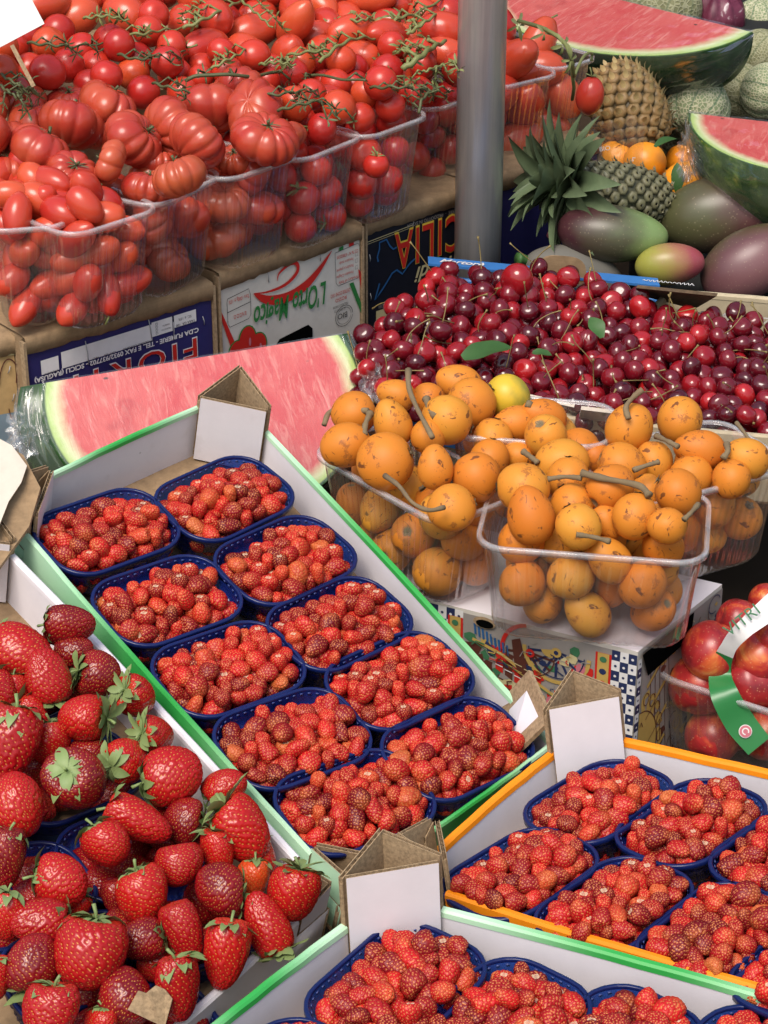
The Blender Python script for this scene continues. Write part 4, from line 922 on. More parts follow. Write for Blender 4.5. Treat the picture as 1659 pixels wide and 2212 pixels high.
def stalk(seed, L):
    r = random.Random(seed); b = MB(); a = r.uniform(0, 6.28); k = r.uniform(.2, .9)
    P = bez([(0, 0, 0), (math.cos(a) * L * .08, math.sin(a) * L * .08, L * .35), (math.cos(a) * L * .22 * k * 2, math.sin(a) * L * .22 * k * 2, L * .7), (math.cos(a) * L * .5 * k * 1.6, math.sin(a) * L * .5 * k * 1.6, L * .93)], 9)
    b.tube(P, [.0007] * (len(P) - 2) + [.0009, .0016], 5); return b.mesh('cherry_stalk_%d' % seed, [MAT['cherry_stalk']])
LIB['cherry_stalk'] = [stalk(i, L) for i, L in enumerate((.035, .045, .028, .04, .05))]
LIB['round'] = [ell_mesh('round_tomato_%d' % i, .0175, .0172, .0164 * f, MAT['tomato_round'], 30, 20, .10, .3, .035, i) for i, f in enumerate((1, 1.04, .97, 1.0))]
LIB['small_plum'] = [ell_mesh('small_plum_tomato_%d' % i, .0155, .0150, .0225 * f, MAT['tomato_plum'], 30, 22, .05, .3, .05, i + 3, tip=.06, pear=p) for i, (f, p) in enumerate(((1, 0), (1.12, .1), (.92, .0), (1.2, .05)))]
LIB['long_plum'] = [ell_mesh('long_plum_tomato_%d' % i, .0222, .0215, .0315 * f, MAT['tomato_plum'], 32, 24, .06, .3, .06, i + 13, tip=.06, pear=p) for i, (f, p) in enumerate(((1, 0), (1.15, .12), (.92, .05), (1.06, .15)))]
LIB['ribbed'] = [ell_mesh('ribbed_tomato_%d' % i, .043 * f, .040, .030, MAT['tomato_ribbed'], 96, 34, .34, .42, .05, i + 30, ribs=n, ribamp=a, dent2=.1) for i, (n, f, a) in enumerate(((9, 1, .13), (11, 1.05, .11), (6, 1.1, .17), (10, .95, .10), (7, 1.15, .14)))]
LIB['tom_calyx'] = [calyx_mesh('tomato_calyx_%d' % i, 40 + i, 5, .0125, .0016, MAT['vine_green'], .012, (-.9, 1.2), (.05, .5), .0011) for i in range(3)]
LIB['rib_calyx'] = [calyx_mesh('ribbed_calyx_%d' % i, 50 + i, 9, .016, .0014, MAT['vine_dark'], .008, (-.6, .6), (.1, .5), .0018) for i in range(3)]
LIB['loquat'] = [ell_mesh('loquat_%d' % i, .0240 * f, .0235, .0255 * g, MAT['loquat'], 36, 26, .02, .3, .05, i + 60, pear=p, dent2=.13) for i, (f, g, p) in enumerate(((1, 1, .0), (.96, 1.1, .28), (1.03, .94, .05), (1, 1.05, .15)))]
LIB['loquat_y'] = [ell_mesh('yellow_loquat', .0240, .0235, .0255, MAT['loquat_y'], 36, 26, .02, .3, .05, 77, dent2=.13)]
def star_mesh():
    b = MB()
    for k in range(5):
        a = 2 * math.pi * k / 5; d = Vector((math.cos(a), math.sin(a), 0)); leaf(b, .0075, .0022, d * .001 + Vector((0, 0, -.0006)), d, (0, 0, -1), -.5, 4, 0, .3)
    b.tube([(0, 0, .001), (0, 0, -.0012)], .0016, 8); return b.mesh('star_end', [MAT['stalk_brown']])
LIB['star'] = [star_mesh()]

def orient(axis, spin=0.):
    """rotation taking local +z to axis"""
    return Vector(axis).normalized().to_track_quat('Z', 'Y').to_matrix() @ Matrix.Rotation(spin, 3, 'Z')
ITEMS = []          # every fruit: dict(kind, pos, rot, scl, var, r, name, label, cat, group, parts)
def fruit(lib, pos, rot, scl, r, name, label, cat, group, parts=(), var=None, rg=random):
    ITEMS.append(dict(lib=lib, pos=Vector(pos), rot=rot, scl=scl, r=r, name=name, label=label, cat=cat, group=group, parts=parts, var=rg.randrange(len(LIB[lib])) if var is None else var, force=False))
    return ITEMS[-1]
def pile(seed, sample, top, floor, rad, fixed=(), ov=.93, m=40, maxn=600, ok=None, fails=10):
    """drop spheres of radius rad(rng) at the lowest free spot under the surface top(x,y)"""
    rg = np.random.RandomState(seed); P = np.zeros((maxn + len(fixed), 4)); n = 0
    for f in fixed: P[n] = f; n += 1
    n0 = n; bad = 0
    while n < maxn + n0 and bad < fails:
        r = rad(rg); c = sample(rg, m, r); z = np.full(len(c), -9.) + 0
        z = floor(c) + r
        if n:
            d2 = ((c[:, None, :] - P[None, :n, :2]) ** 2).sum(-1); rr = (r + P[None, :n, 3]) * ov
            h = np.where(d2 < rr ** 2, P[None, :n, 2] + np.sqrt(np.maximum(rr ** 2 - d2, 0)), -9); z = np.maximum(z, h.max(1))
        g = z <= top(c) - 0 * r
        if not g.any(): bad += 1; continue
        z2 = np.where(g, z, 99); k = int(z2.argmin()); P[n] = (*c[k], z2[k], r); n += 1
    return P[n0:n]
def rr_sample(hx, hy, rc):
    def f(rg, m, r):
        a, b_ = hx - r * .9, hy - r * .9
        c = rg.uniform(-1, 1, (m * 2, 2)) * (a, b_); k = max(rc - r, .002)
        dx = np.maximum(np.abs(c[:, 0]) - (a - k), 0); dy = np.maximum(np.abs(c[:, 1]) - (b_ - k), 0)
        c = c[(dx ** 2 + dy ** 2) <= k ** 2]; return c[:m] if len(c) else np.zeros((1, 2))
    return f
def rrot(rg): return orient((rg.gauss(0, 1), rg.gauss(0, 1), rg.gauss(0, 1)), rg.uniform(0, 6.28))
rg = random.Random(3)
def to_world(M, p): return M @ Vector(p)
def rotw(M, r3): return M.to_3x3() @ r3
def ath(px, py, h):
    d = ray(px, py); p = EYE + d * (h / d.y); return p, (p - EYE).dot(FWD) / FPX
def camdir(ang, tow):
    """direction drawn at angle ang in the picture (0 right, 90 down), leaning tow degrees towards the viewer"""
    a, t = R(ang), R(tow); return (RGT * math.cos(a) + DWN * math.sin(a)) * math.cos(t) - FWD * math.sin(t)
# ---------------------------------------------------------------- wild strawberries
short = {'C': 'middle green tray', 'O': 'orange tray', 'Q': 'bottom tray', 'S': 'strawberry tray'}
for pi, (M, L, W, H, desc, where) in enumerate(PUN):
    if where == 'S': continue
    hx, hy = L / 2 - .004, W / 2 - .004; r0 = random.Random(100 + pi)
    kx, ky = r0.uniform(-.25, .25), r0.uniform(-.3, .1)
    hgt = {'C': .003, 'O': .007, 'Q': .007}[where]
    top = lambda c, hx=hx, hy=hy, kx=kx, ky=ky, hgt=hgt: hgt + .007 * (1 - (c[:, 0] / hx) ** 2 - .9 * (c[:, 1] / hy) ** 2) - .012 * np.clip(c[:, 1] / hy - .1, 0, 1) + .003 * np.sin(c[:, 0] * 90 + kx * 9)
    sc = {'C': 1.0, 'O': .93, 'Q': 1.03}[where]
    P = pile(200 + pi, rr_sample(hx, hy, .028), top, lambda c: np.full(len(c), -.030), lambda g: g.uniform(.0064, .0086) * sc, ov=.86, m=26, fails=14)
    lab = 'small wild strawberry in the blue punnet ' + desc
    for x, y, z, r in P:
        ax = (r0.gauss(0, 1), r0.gauss(.5, 1), r0.gauss(-.25, .55))
        fruit('wild', to_world(M, (x, y, z)), rotw(M, orient(ax, r0.uniform(0, 6.28))), r / .0081, r, 'wild_strawberry', lab, 'wild strawberry', 'wild strawberries, punnet ' + desc, rg=r0)
# ---------------------------------------------------------------- large strawberries
SB = [  # px, py, length px, width px, tip angle, lean, cap side visible(1)/hidden(0), offset mm, tone
 (146,1357,105,100,10,0,1,26,'d'),(48,1407,150,112,20,0,0,20,''),(158,1412,90,80,0,0,0,8,'d'),(108,1462,112,108,-95,15,1,26,''),(207,1457,95,98,15,-25,1,20,'d'),
 (297,1500,95,85,25,-50,1,18,''),(185,1547,118,115,185,-15,1,26,''),(337,1583,95,88,5,-50,1,20,''),(25,1600,165,135,100,0,1,26,''),(28,1495,80,72,90,0,0,10,''),
 (112,1602,100,88,85,0,1,10,''),(152,1685,120,125,85,-60,1,24,'d'),(268,1640,100,92,-25,-55,1,14,''),(372,1680,145,118,-10,0,1,26,''),(45,1740,125,120,-60,0,0,22,''),
 (482,1697,95,78,-45,0,1,16,''),(295,1772,145,108,25,0,1,20,''),(396,1770,95,95,190,0,1,10,'d'),(530,1785,152,130,45,0,1,28,''),(225,1827,112,110,60,10,0,24,''),
 (462,1840,100,92,95,0,1,18,''),(132,1900,130,112,8,0,1,22,''),(15,1850,125,95,95,0,0,20,'d'),(390,1866,95,100,80,10,0,22,''),(317,1928,125,108,65,0,1,26,''),
 (475,1932,108,112,185,10,1,26,'d'),(552,1900,95,80,90,0,1,8,'o'),(637,1930,128,108,100,0,1,30,''),(575,1998,135,98,-115,0,1,20,''),(396,2012,132,102,70,0,0,24,''),
 (88,1997,125,112,180,0,1,16,''),(196,2052,160,150,100,0,1,32,''),(310,2030,105,98,165,0,1,14,'d'),(490,2057,145,106,98,0,0,24,''),(60,2080,125,112,-90,0,0,22,'d'),
 (275,2147,120,118,10,10,0,18,'d'),(388,2132,142,112,82,0,1,28,''),(115,2182,120,132,92,0,1,28,''),(222,2210,80,75,90,0,1,12,''),(-8,2110,90,80,90,0,0,14,''),
 (8,1975,115,85,100,0,1,18,''),(250,1937,75,75,80,0,0,2,'d'),(-10,1500,110,100,60,0,0,12,''),(170,1500,75,80,90,0,0,-4,'d'),(345,1800,80,70,40,0,0,-6,'d'),(440,1790,75,75,30,0,0,-4,''),
 (160,1960,80,80,120,0,0,-2,''),(250,2010,80,80,30,0,0,-4,'d'),(340,2080,80,75,60,0,0,-6,''),(560,1850,90,85,60,0,0,4,''),(190,1640,90,80,0,0,0,0,'d'),(70,1545,90,85,45,0,0,0,'')]
MSi = frame(S(300, 1750), MS.to_3x3() @ Vector((1, 0, 0)), nS); MSinv = MSi.inverted(); fixedS = []
tone_w = {'d': 'dark red', 'o': 'orange red', '': 'bright red'}
for k, (px, py, lp, wp, an, lean, cap, off, tone) in enumerate(SB):
    p = on(px, py, pS + nS * off * .001, nS); mpp = (p - EYE).dot(FWD) / FPX
    tip = camdir(an, lean); rot = orient(-tip, rg.uniform(0, 6.28))
    Ls, Ws = lp * mpp / .046, wp * mpp / .045
    scl = (Ws, Ws, Ls * (1.0 if lean > -30 else 1.1))
    side = 'cap towards the viewer' if lean < -30 else ('leafy cap showing' if cap else 'cap hidden')
    loc = 'far' if py < 1560 else ('middle' if py < 1900 else 'near'); lr = 'left' if px < (py - 1180) * .37 else 'right'
    it = fruit('straw', p, rot, scl, wp * mpp / 2 * .95, 'strawberry', '%s %s strawberry, %s, %s %s in the lower left tray' % (('large' if wp > 100 else 'smaller'), tone_w[tone], side, loc, lr),
               'strawberry', 'strawberries in the lower left tray, %s %s, %s %s, %s' % (loc, lr, tone_w[tone], 'large' if wp > 100 else 'small', side),
               (('calyx', 'straw_calyx', Matrix.Translation((0, 0, .0190))),) if (cap or lean < -30 or k % 3 < 2) else (), rg=rg)
    it['tone'] = {'d': .12, 'o': 1.0, '': rg.uniform(.42, .72)}[tone]; it['force'] = True
    q = MSinv @ p; fixedS.append((*q, it['r'] * .92))
polyS = lambda lst, Mi, f: np.array([tuple((Mi @ f(*c))[:2]) for c in lst])
def poly_sample(poly):
    lo, hi = poly.min(0), poly.max(0)
    def f(g, m, r):
        c = g.uniform(lo, hi, (m * 3, 2)); ins = np.zeros(len(c), bool); j = len(poly) - 1
        for i in range(len(poly)):
            a, b_ = poly[i], poly[j]; cond = ((a[1] > c[:, 1]) != (b_[1] > c[:, 1])) & (c[:, 0] < (b_[0] - a[0]) * (c[:, 1] - a[1]) / (b_[1] - a[1] + 1e-12) + a[0]); ins ^= cond; j = i
        c = c[ins][:m]; return c if len(c) else poly.mean(0)[None]
    return f
# filler berries lower in the tray, inside each punnet
for pi, (M, L, W, H, desc, where) in enumerate(PUN):
    if where != 'S': continue
    Mi = M.inverted(); fx = [(*(Mi @ (MSi @ Vector(q[:3]))), q[3]) for q in fixedS]
    fx = [q for q in fx if abs(q[0]) < .12 and abs(q[1]) < .10]
    P = pile(500 + pi, rr_sample(L / 2 - .004, W / 2 - .004, .03), lambda c: np.full(len(c), -.004), lambda c: np.full(len(c), -.036), lambda g: g.uniform(.016, .019), ov=.9, m=26, fails=8)
    for x, y, z, r in P:
        it = fruit('straw', to_world(M, (x, y, z)), rotw(M, rrot(rg)), (r / .0205,) * 2 + (r / .0215,), r, 'strawberry', 'strawberry deep in the blue punnet ' + desc, 'strawberry', 'strawberries deep in punnet ' + desc, rg=rg); it['tone'] = .25
# ---------------------------------------------------------------- cherries
Kp = [(775, 745), (840, 690), (915, 632), (975, 592), (1250, 606), (1420, 652), (1900, 700), (1900, 930), (1500, 885), (1345, 898), (1130, 868), (980, 840), (830, 832), (775, 800)]
polyK = np.array([tuple(K(*c, .01)[:2]) for c in Kp])
def Kz(c): return ZC + .05 * (c[:, 1] - 2.25)
kl = K(850, 700)
topK = lambda c: Kz(c) + .010 + .012 * np.clip((.25 - c[:, 0]) / .3, 0, 1) + .016 * np.exp(-(((c[:, 0] - .18) / .16) ** 2) - ((c[:, 1] - 2.38) / .14) ** 2) + .005 * np.sin(c[:, 0] * 40) * np.cos(c[:, 1] * 33)
P = pile(31, poly_sample(polyK), topK, lambda c: Kz(c) - .034, lambda g: g.uniform(.0108, .0130), ov=.93, m=60, maxn=900, fails=25)
xdiv = K(1400, 700).x
def cher(p, r, red, stalk=True, sc=1., big=False):
    px, py, w = proj(p); lib = 'cherry_red' if red else 'cherry'
    crate = 'blue crate' if px < 1330 else 'tan crate'; reg = 'front' if py > 800 else ('middle' if py > 690 else 'back')
    col = 'bright red' if red else 'dark red'
    rr_ = random.Random(int(px * 7 + py * 13)); ax = Vector((rr_.gauss(0, 1), rr_.gauss(-.4, .8), rr_.gauss(.7, .6))).normalized()
    parts = (('stalk', 'cherry_stalk', Matrix.Translation((0, 0, .0085))),) if (stalk and ax.z > .0 and rr_.random() < .45) else ()
    return fruit(lib, p, orient(ax, rr_.uniform(0, 6.28)), r / .0128 * 1.02 * sc, r, 'cherry', '%s cherry%s, %s part of the heap over the %s' % (col, ' with its stalk' if parts else '', reg, crate), 'cherry',
                 '%s cherries, %s, %s%s' % (col, crate, reg, ', stalked' if parts else ''), parts, rg=rr_)
for x, y, z, r in P: cher(Vector((x, y, z)), r, rg.random() < .28)
b = cher(K(1117, 606, .04), .0195, True, False); b['label'] = 'oversized bright red cherry on top at the back of the blue crate'; b['group'] = 'large cherry'; b['force'] = True
# ---------------------------------------------------------------- loquats
LQL = [ # px, py, r px, h offset(mm above rim), axis angle (stalk end), lean, kind
 (765,893,50,34,150,0,'') ,(745,962,52,26,160,10,''),(848,912,48,40,250,20,''),(833,998,62,26,160,-10,'s'),(925,942,40,30,-90,10,''),(965,908,56,40,200,10,''),(940,1008,44,34,-95,10,'p'),
 (1030,1030,55,22,60,10,''),(975,1096,53,16,170,20,''),(1058,992,44,12,100,0,''),(855,853,38,34,200,0,''),(925,862,36,30,200,0,''),
 (990,828,46,34,200,10,''),(1018,872,55,34,140,10,''),(1098,858,49,30,230,20,'y'),(1112,915,44,22,180,10,''),(1172,902,48,26,200,30,'p'),(1180,945,49,26,60,-50,'s'),(1065,948,44,14,100,0,''),(1212,1000,56,20,170,10,''),(1120,985,36,6,190,0,''),
 (1360,925,54,34,-60,30,''),(1468,908,50,28,-90,10,''),(1510,970,50,24,190,10,''),(1345,1005,50,20,20,0,''),(1412,1000,44,10,90,0,''),(1612,990,48,20,200,10,''),(1580,1035,44,8,90,10,''),(1492,1028,46,6,90,0,''),(1290,990,34,6,60,0,''),
 (1130,1052,56,28,0,10,''),(1146,1112,58,18,-100,10,''),(1228,1035,48,22,90,0,''),(1237,1092,48,12,60,10,''),(1250,1137,50,16,60,10,''),(1320,1052,52,30,-40,-20,''),(1372,1115,50,20,100,10,''),(1466,1062,52,26,30,0,''),(1441,1137,43,20,160,60,''),(1312,1128,36,4,60,0,''),(1400,1060,36,8,60,0,'')]
fixL = {}
boxL = [(LM1, .205, .105), (LM2, .195, .135), (LM3, .185, .120), (LM4, .160, .100)]
bl = ['left loquat punnet', 'nearest loquat punnet', 'right-hand loquat punnet', 'farthest loquat punnet']
for k, (px, py, rp, off, an, lean, kd) in enumerate(LQL):
    p = at(px, py, LZ + off * .001); mpp = (p - EYE).dot(FWD) / FPX
    best = min(range(4), key=lambda i: max(abs((boxL[i][0].inverted() @ p).x) - boxL[i][1] / 2, abs((boxL[i][0].inverted() @ p).y) - boxL[i][2] / 2))
    fixL.setdefault(best, []).append((p, rp * mpp))
    st = camdir(an, lean); rot = orient(st, rg.uniform(0, 6))
    it = fruit('loquat_y' if kd == 'y' else 'loquat', p, rot, rp * mpp / .0240, rp * mpp, 'loquat', '%s loquat on top of the %s%s' % ('greenish yellow' if kd == 'y' else ('orange' if rp > 45 else 'small orange'), bl[best], ', star end up' if kd == 's' else (', pear shaped' if kd == 'p' else '')),
               'loquat', 'loquats on top of the %s %s' % (bl[best], kd or ('big' if rp > 45 else 'small')), (('star_end', 'star', Matrix.Translation((0, 0, -.0228))),), var={'p': 1}.get(kd, None) if kd == 'p' else (0 if kd == 'y' else None), rg=rg); it['force'] = True
for k, (M, L, W) in enumerate(boxL):
    Mi = M.inverted(); fx = [(*(Mi @ p), r) for p, r in fixL.get(k, [])]
    P = pile(60 + k, rr_sample(L / 2 - .009, W / 2 - .009, .024), lambda c: np.full(len(c), -.014), lambda c: np.full(len(c), -.106), lambda g: g.uniform(.0205, .0245), ov=.89, m=260, fails=8)
    for x, y, z, r in P:
        fruit('loquat', to_world(M, (x, y, z)), rotw(M, rrot(rg)), r / .0240, r, 'loquat', 'orange loquat inside the %s, behind its clear wall' % bl[k], 'loquat', 'loquats inside the ' + bl[k], (('star_end', 'star', Matrix.Translation((0, 0, -.0228))),), rg=rg)
# ---------------------------------------------------------------- tomatoes
row0 = at(60, 498, ZR); rdir = rowd.copy(); bdir = Vector((-rdir.y, rdir.x, 0))
if bdir.y < 0: bdir = -bdir
def back(c): return (c[:, 0] - row0.x) * bdir.x + (c[:, 1] - row0.y) * bdir.y
def floorT(c): return ZR - .004 + .22 * np.clip(back(c) - .10, 0, 2)
RIB = [(87,325,78,30,-60,10),(152,268,76,26,-80,0),(48,218,56,26,-90,60),(150,225,56,20,-90,30),(230,228,70,36,-60,10),(290,300,74,36,-30,20),(425,305,72,36,-40,-10),(455,235,76,36,-100,-10),(388,380,66,34,-110,10),
       (238,350,46,34,200,10),(158,378,62,16,-60,50),(572,300,72,34,-70,45),(8,300,62,22,-90,0),(18,370,50,10,-90,0),(70,262,60,20,-90,20),(505,345,42,2,-90,50),(320,408,56,4,-80,10),(385,248,60,20,-90,0),(620,290,46,20,-90,0),(215,290,50,10,-90,0),(345,355,44,6,-90,0)]
fixT = []
RIBW = ['left, cap tilted right', 'behind the leftmost big one', 'star cap facing out', 'small, below the price card', 'dark red one', 'topmost of the front trio', 'right of the front trio', 'largest, behind the trio', 'lowest of all', 'narrow one', 'with a dark star cap', 'orange red with star cap', 'at the left edge', 'lower left edge', 'upper left', 'peeping over the fourth rim', 'under the lowest one', 'upper right', 'farthest right', 'in the middle gap', 'buried low']
for k, (px, py, rp, off, an, lean) in enumerate(RIB):
    zz = ZR + off * .001; p = at(px, py, zz); f = float(floorT(np.array([[p.x, p.y]]))[0]); p = at(px, py, zz + max(0, f - ZR)); p = at(px, py, zz + max(0, float(floorT(np.array([[p.x, p.y]]))[0]) - ZR))
    mpp = (p - EYE).dot(FWD) / FPX; r = rp * mpp
    side = 'hanging over the punnet rim' if py > 370 else ('in the front of the heap' if py > 285 else 'at the back of the ribbed ones')
    sh = ['with deep ribs', 'broad and flat', 'with heavy lobes', 'with fine ribs', 'lopsided'][k % 5]
    it = fruit('ribbed', p, orient(camdir(an, lean), rg.uniform(0, 6)), r / .0425, r * .86, 'ribbed_tomato', 'ribbed tomato %s, %s, %s' % (sh, side.replace('hanging over', 'over').replace('in the front of the heap', 'front').replace('at the back of the ribbed ones', 'back'), RIBW[k]), 'tomato', 'ribbed tomatoes, %s, %s, %d' % (sh, side, px // 200),
               (('calyx', 'rib_calyx', Matrix.Translation((0, 0, .022))),), var=k % 5, rg=rg); it['force'] = True
    fixT.append((*p, r * .84))
# inside the clear boxes
kinds = ['small_plum', 'small_plum', 'ribbed', 'ribbed', 'round', 'round', 'round', 'long_plum', 'long_plum']
names = {'small_plum': ('small_plum_tomato', 'small plum tomato', .0155), 'ribbed': ('ribbed_tomato', 'ribbed tomato', .036), 'round': ('round_tomato', 'round vine tomato', .0175), 'long_plum': ('plum_tomato', 'long plum tomato', .0225)}
ordn = ['first', 'second', 'third', 'fourth', 'fifth', 'sixth', 'seventh', 'eighth', 'ninth']
for k, ((M, L, W, H), kd) in enumerate(zip(CLEAR[:9], kinds)):
    nm, word, r0_ = names[kd]
    if kd == 'ribbed': r_ = lambda g: g.uniform(.026, .031)
    else: r_ = lambda g, r0_=r0_: g.uniform(r0_ * .97, r0_ * 1.12) * (1.12 if r0_ == .0225 else 1.1)
    hmp = {0: .022, 1: .024, 7: .03, 8: .02}.get(k, .0)
    tp = (lambda c, L=L, W=W, hmp=hmp: -.002 + hmp * (1.2 - (c[:, 1] / (W / 2)) ** 2 - .5 * (c[:, 0] / (L / 2)) ** 2)) if hmp else (lambda c: np.full(len(c), -.012))
    P = pile(80 + k, rr_sample(L / 2 - .008, W / 2 - .009, .024), tp, lambda c: np.full(len(c), -H + .004), r_, ov=.90, m=220, fails=8)
    for x, y, z, r in P:
        w_ = to_world(M, (x, y, z)); scl = r / {'ribbed': .036, 'round': .0175, 'small_plum': .0166, 'long_plum': .0235}[kd]
        fixT.append((*w_, r))
        above = z > -.01
        fruit(kd, w_, rotw(M, rrot(rg)), scl, r, nm, '%s %s the %s clear punnet from the left' % (word, 'heaped on' if above else 'inside', ordn[k]), 'tomato', '%ss %s clear punnet %s' % (word, 'on' if above else 'in', ordn[k]),
              (('calyx', 'tom_calyx', Matrix.Translation((0, 0, {'round': .0148, 'small_plum': .021, 'long_plum': .029, 'ribbed': .02}[kd]))),) if (rg.random() < .25 and kd != 'ribbed') else (), rg=rg)
# the open heap above and behind the boxes, in zones by kind
HP = [at(170, 440, ZR + .03), at(345, 438, ZR), at(640, 345, ZR), at(930, 245, ZR), at(1060, 205, ZR)]
g0 = HP[0]; far = lambda p, d: p + bdir * d
heap = [tuple(v[:2]) for v in [at(-60, 470, ZR) + bdir * .13, at(150, 450, ZR) + bdir * .13, at(345, 445, ZR) + bdir * .02, at(645, 345, ZR) + bdir * .02, at(935, 243, ZR) + bdir * .02, at(1062, 200, ZR) + bdir * .02, at(1075, 200, ZR) + bdir * .10 + rdir * .10, at(1075, 200, ZR) + bdir * .75 + rdir * .55, at(500, 340, ZR) + bdir * .9, at(-120, 470, ZR) + bdir * .85]]
heap = np.array(heap)
def zone_of(px, py):
    if px < 620 and py > 205 and not (px > 560 and py < 250): return 'rib'
    if px < 395 and 62 < py: return 'round_l'
    if px < 480 and py > 118: return 'round_m'
    if py > 128 and px < 945: return 'round_r'
    return 'plum'
def zs(zone):
    base = poly_sample(heap)
    def f(g, m, r):
        c = base(g, m * 4, r); z = floorT(c) + .03; keep = [i for i in range(len(c)) if zone_of(*proj((c[i, 0], c[i, 1], z[i]))[:2]) == zone]
        keep = [i for i in keep if -70 < proj((c[i, 0], c[i, 1], z[i]))[0] < 1000 and proj((c[i, 0], c[i, 1], z[i]))[1] > -110 and not (c[i, 1] < 2.66 and proj((c[i, 0], c[i, 1], z[i]))[0] > 925)]
        return c[keep][:m] if keep else heap[5:6] * 0 + 50.
    return f
allT = list(fixT)
for zone, kd, ra, n_ in (('rib', 'ribbed', (.030, .034), 40), ('round_l', 'round', (.0195, .0225), 150), ('round_m', 'round', (.0165, .0195), 90), ('round_r', 'round', (.0180, .0215), 200), ('plum', 'long_plum', (.0225, .0265), 300)):
    P = pile({'rib': 1, 'round_l': 2, 'round_m': 3, 'round_r': 4, 'plum': 5}[zone], zs(zone), lambda c: floorT(c) + .052, floorT, lambda g: g.uniform(*ra), fixed=allT, ov=.92, m=30, maxn=n_, fails=16)
    nm, word, r0_ = names[kd]
    for x, y, z, r in P:
        if x > 40: continue
        allT.append((x, y, z, r)); px, py, w_ = proj((x, y, z))
        place = {'rib': 'between the big ribbed ones', 'round_l': 'by the price card at the upper left', 'round_m': 'in the middle of the heap', 'round_r': 'above the white crate', 'plum': 'at the top of the photo'}[zone]
        if zone == 'plum' : place += ' ' + ('left' if px < 330 else ('centre' if px < 700 else 'near the pole'))
        fruit(kd, (x, y, z), rrot(rg) if kd != 'long_plum' else orient((rg.gauss(0, 1), rg.gauss(0, 1), rg.gauss(0, .5)), rg.uniform(0, 6)), r / {'ribbed': .036, 'round': .0175, 'long_plum': .0235}[kd], r, nm, '%s %s' % (word, place), 'tomato', '%s %s' % (word, place),
              (('calyx', 'tom_calyx', Matrix.Translation((0, 0, {'round': .0148, 'long_plum': .029, 'ribbed': .021}[kd]))),) if (rg.random() < (.35 if kd != 'ribbed' else .8)) else (), rg=rg)
# single tomatoes outside the boxes
p, mpp = ath(812, 358, (CLEAR[5][0].translation.y - .075)); 
c6 = CLEAR[5][0]; p = on(812, 358, c6 @ Vector((-CL / 2 - .014, 0, -.05)), (c6.to_3x3() @ Vector((-1, 0, 0)))); mpp = (p - EYE).dot(FWD) / FPX
it = fruit('round', p, orient((.1, -.3, 1)), 29 * mpp / .0175, 29 * mpp, 'round_tomato', 'single bright cherry tomato outside the sixth clear punnet', 'tomato', None, (('calyx', 'tom_calyx', Matrix.Translation((0, 0, .0148))),)); it['force'] = True
c9 = CLEAR[8][0]; p = on(1274, 207, c9 @ Vector((-CL / 2 - .075, 0, -.05)), (c9.to_3x3() @ Vector((-1, 0, 0)))); mpp = (p - EYE).dot(FWD) / FPX
it = fruit('long_plum', p, orient((.05, 0, 1)), (32 * mpp / .0222, 32 * mpp / .0222, 46 * mpp / .0315), 34 * mpp, 'plum_tomato', 'plum tomato hanging from its vine right of the pole', 'tomato', None, (('calyx', 'tom_calyx', Matrix.Translation((0, 0, .030))),)); it['force'] = True
hang = p
# ---------------------------------------------------------------- nectarines, mangoes, oranges
def m_nect():
    t = NT('nectarine_skin'); n = t.noise(22, 4, .6, dist=.6); base = t.ramp(n, [(.30, (.16, .010, .016)), (.5, (.36, .022, .022)), (.60, (.55, .10, .03)), (.70, (.66, .30, .07))])
    v = t.n('ShaderNodeTexVoronoi', i_Scale=300.); t.L.new(t.coord(), v.inputs['Vector']); base = t.mix(t.math('MULTIPLY', t.ramp(v.outputs['Distance'], [(.1, 1.), (.25, 0.)]), .35), base, (.7, .4, .2))
    MAT['nectarine'] = t.set(base, .30, .5)
m_nect()
LIB['nectarine'] = [ell_mesh('nectarine_%d' % i, .030, .0285, .0285, MAT['nectarine'], 48, 32, .18, .35, .03, i + 90, suture=.07) for i in range(3)]
NMi = NM.inverted(); NEC = [(1537,1405,66,.024),(1592,1340,48,.034),(1512,1480,70,-.010),(1645,1420,72,.020),(1625,1475,66,-.002),(1540,1590,62,-.062),(1655,1585,60,-.058),(1672,1375,46,.046),(1655,1300,40,.02)]
fx = []
for k, (px, py, rp, dz) in enumerate(NEC):
    p = at(px, py, zN + dz)
    if k in (2, 5, 6): p = on(px, py, NM @ Vector((0, -.15 / 2 + .034, 0)), NM.to_3x3() @ Vector((0, 1, 0)))
    mpp = (p - EYE).dot(FWD) / FPX
    q = NMi @ p; fx.append((*q, rp * mpp))
    it = fruit('nectarine', p, orient(camdir((-60, 200, 100, 30, 80, 120, 30, -90, 0)[k], 20), k * 2.), rp * mpp / .029, rp * mpp, 'nectarine', ['dark red nectarine on top, left of the green handle', 'yellow and red nectarine behind the darkest one', 'red nectarine with a yellow streak against the left wall', 'dark nectarine under the handle at the right edge', 'pinkish red nectarine right of the handle', 'nectarine with a yellow patch at the bottom left of the punnet', 'dark nectarine at the bottom right of the punnet', 'orange striped nectarine at the right edge', 'nectarine farthest back at the right edge'][k], 'nectarine', None, rg=rg); it['force'] = True
P = pile(71, rr_sample(.105, .072, .03), lambda c: np.full(len(c), -.026), lambda c: np.full(len(c), -.097), lambda g: g.uniform(.027, .030), ov=.93, m=50, fails=20)
for x, y, z, r in P: fruit('nectarine', to_world(NM, (x, y, z)), rrot(rg), r / .029, r, 'nectarine', 'nectarine packed inside the large clear punnet at the right', 'nectarine', 'nectarines inside the punnet', rg=rg)
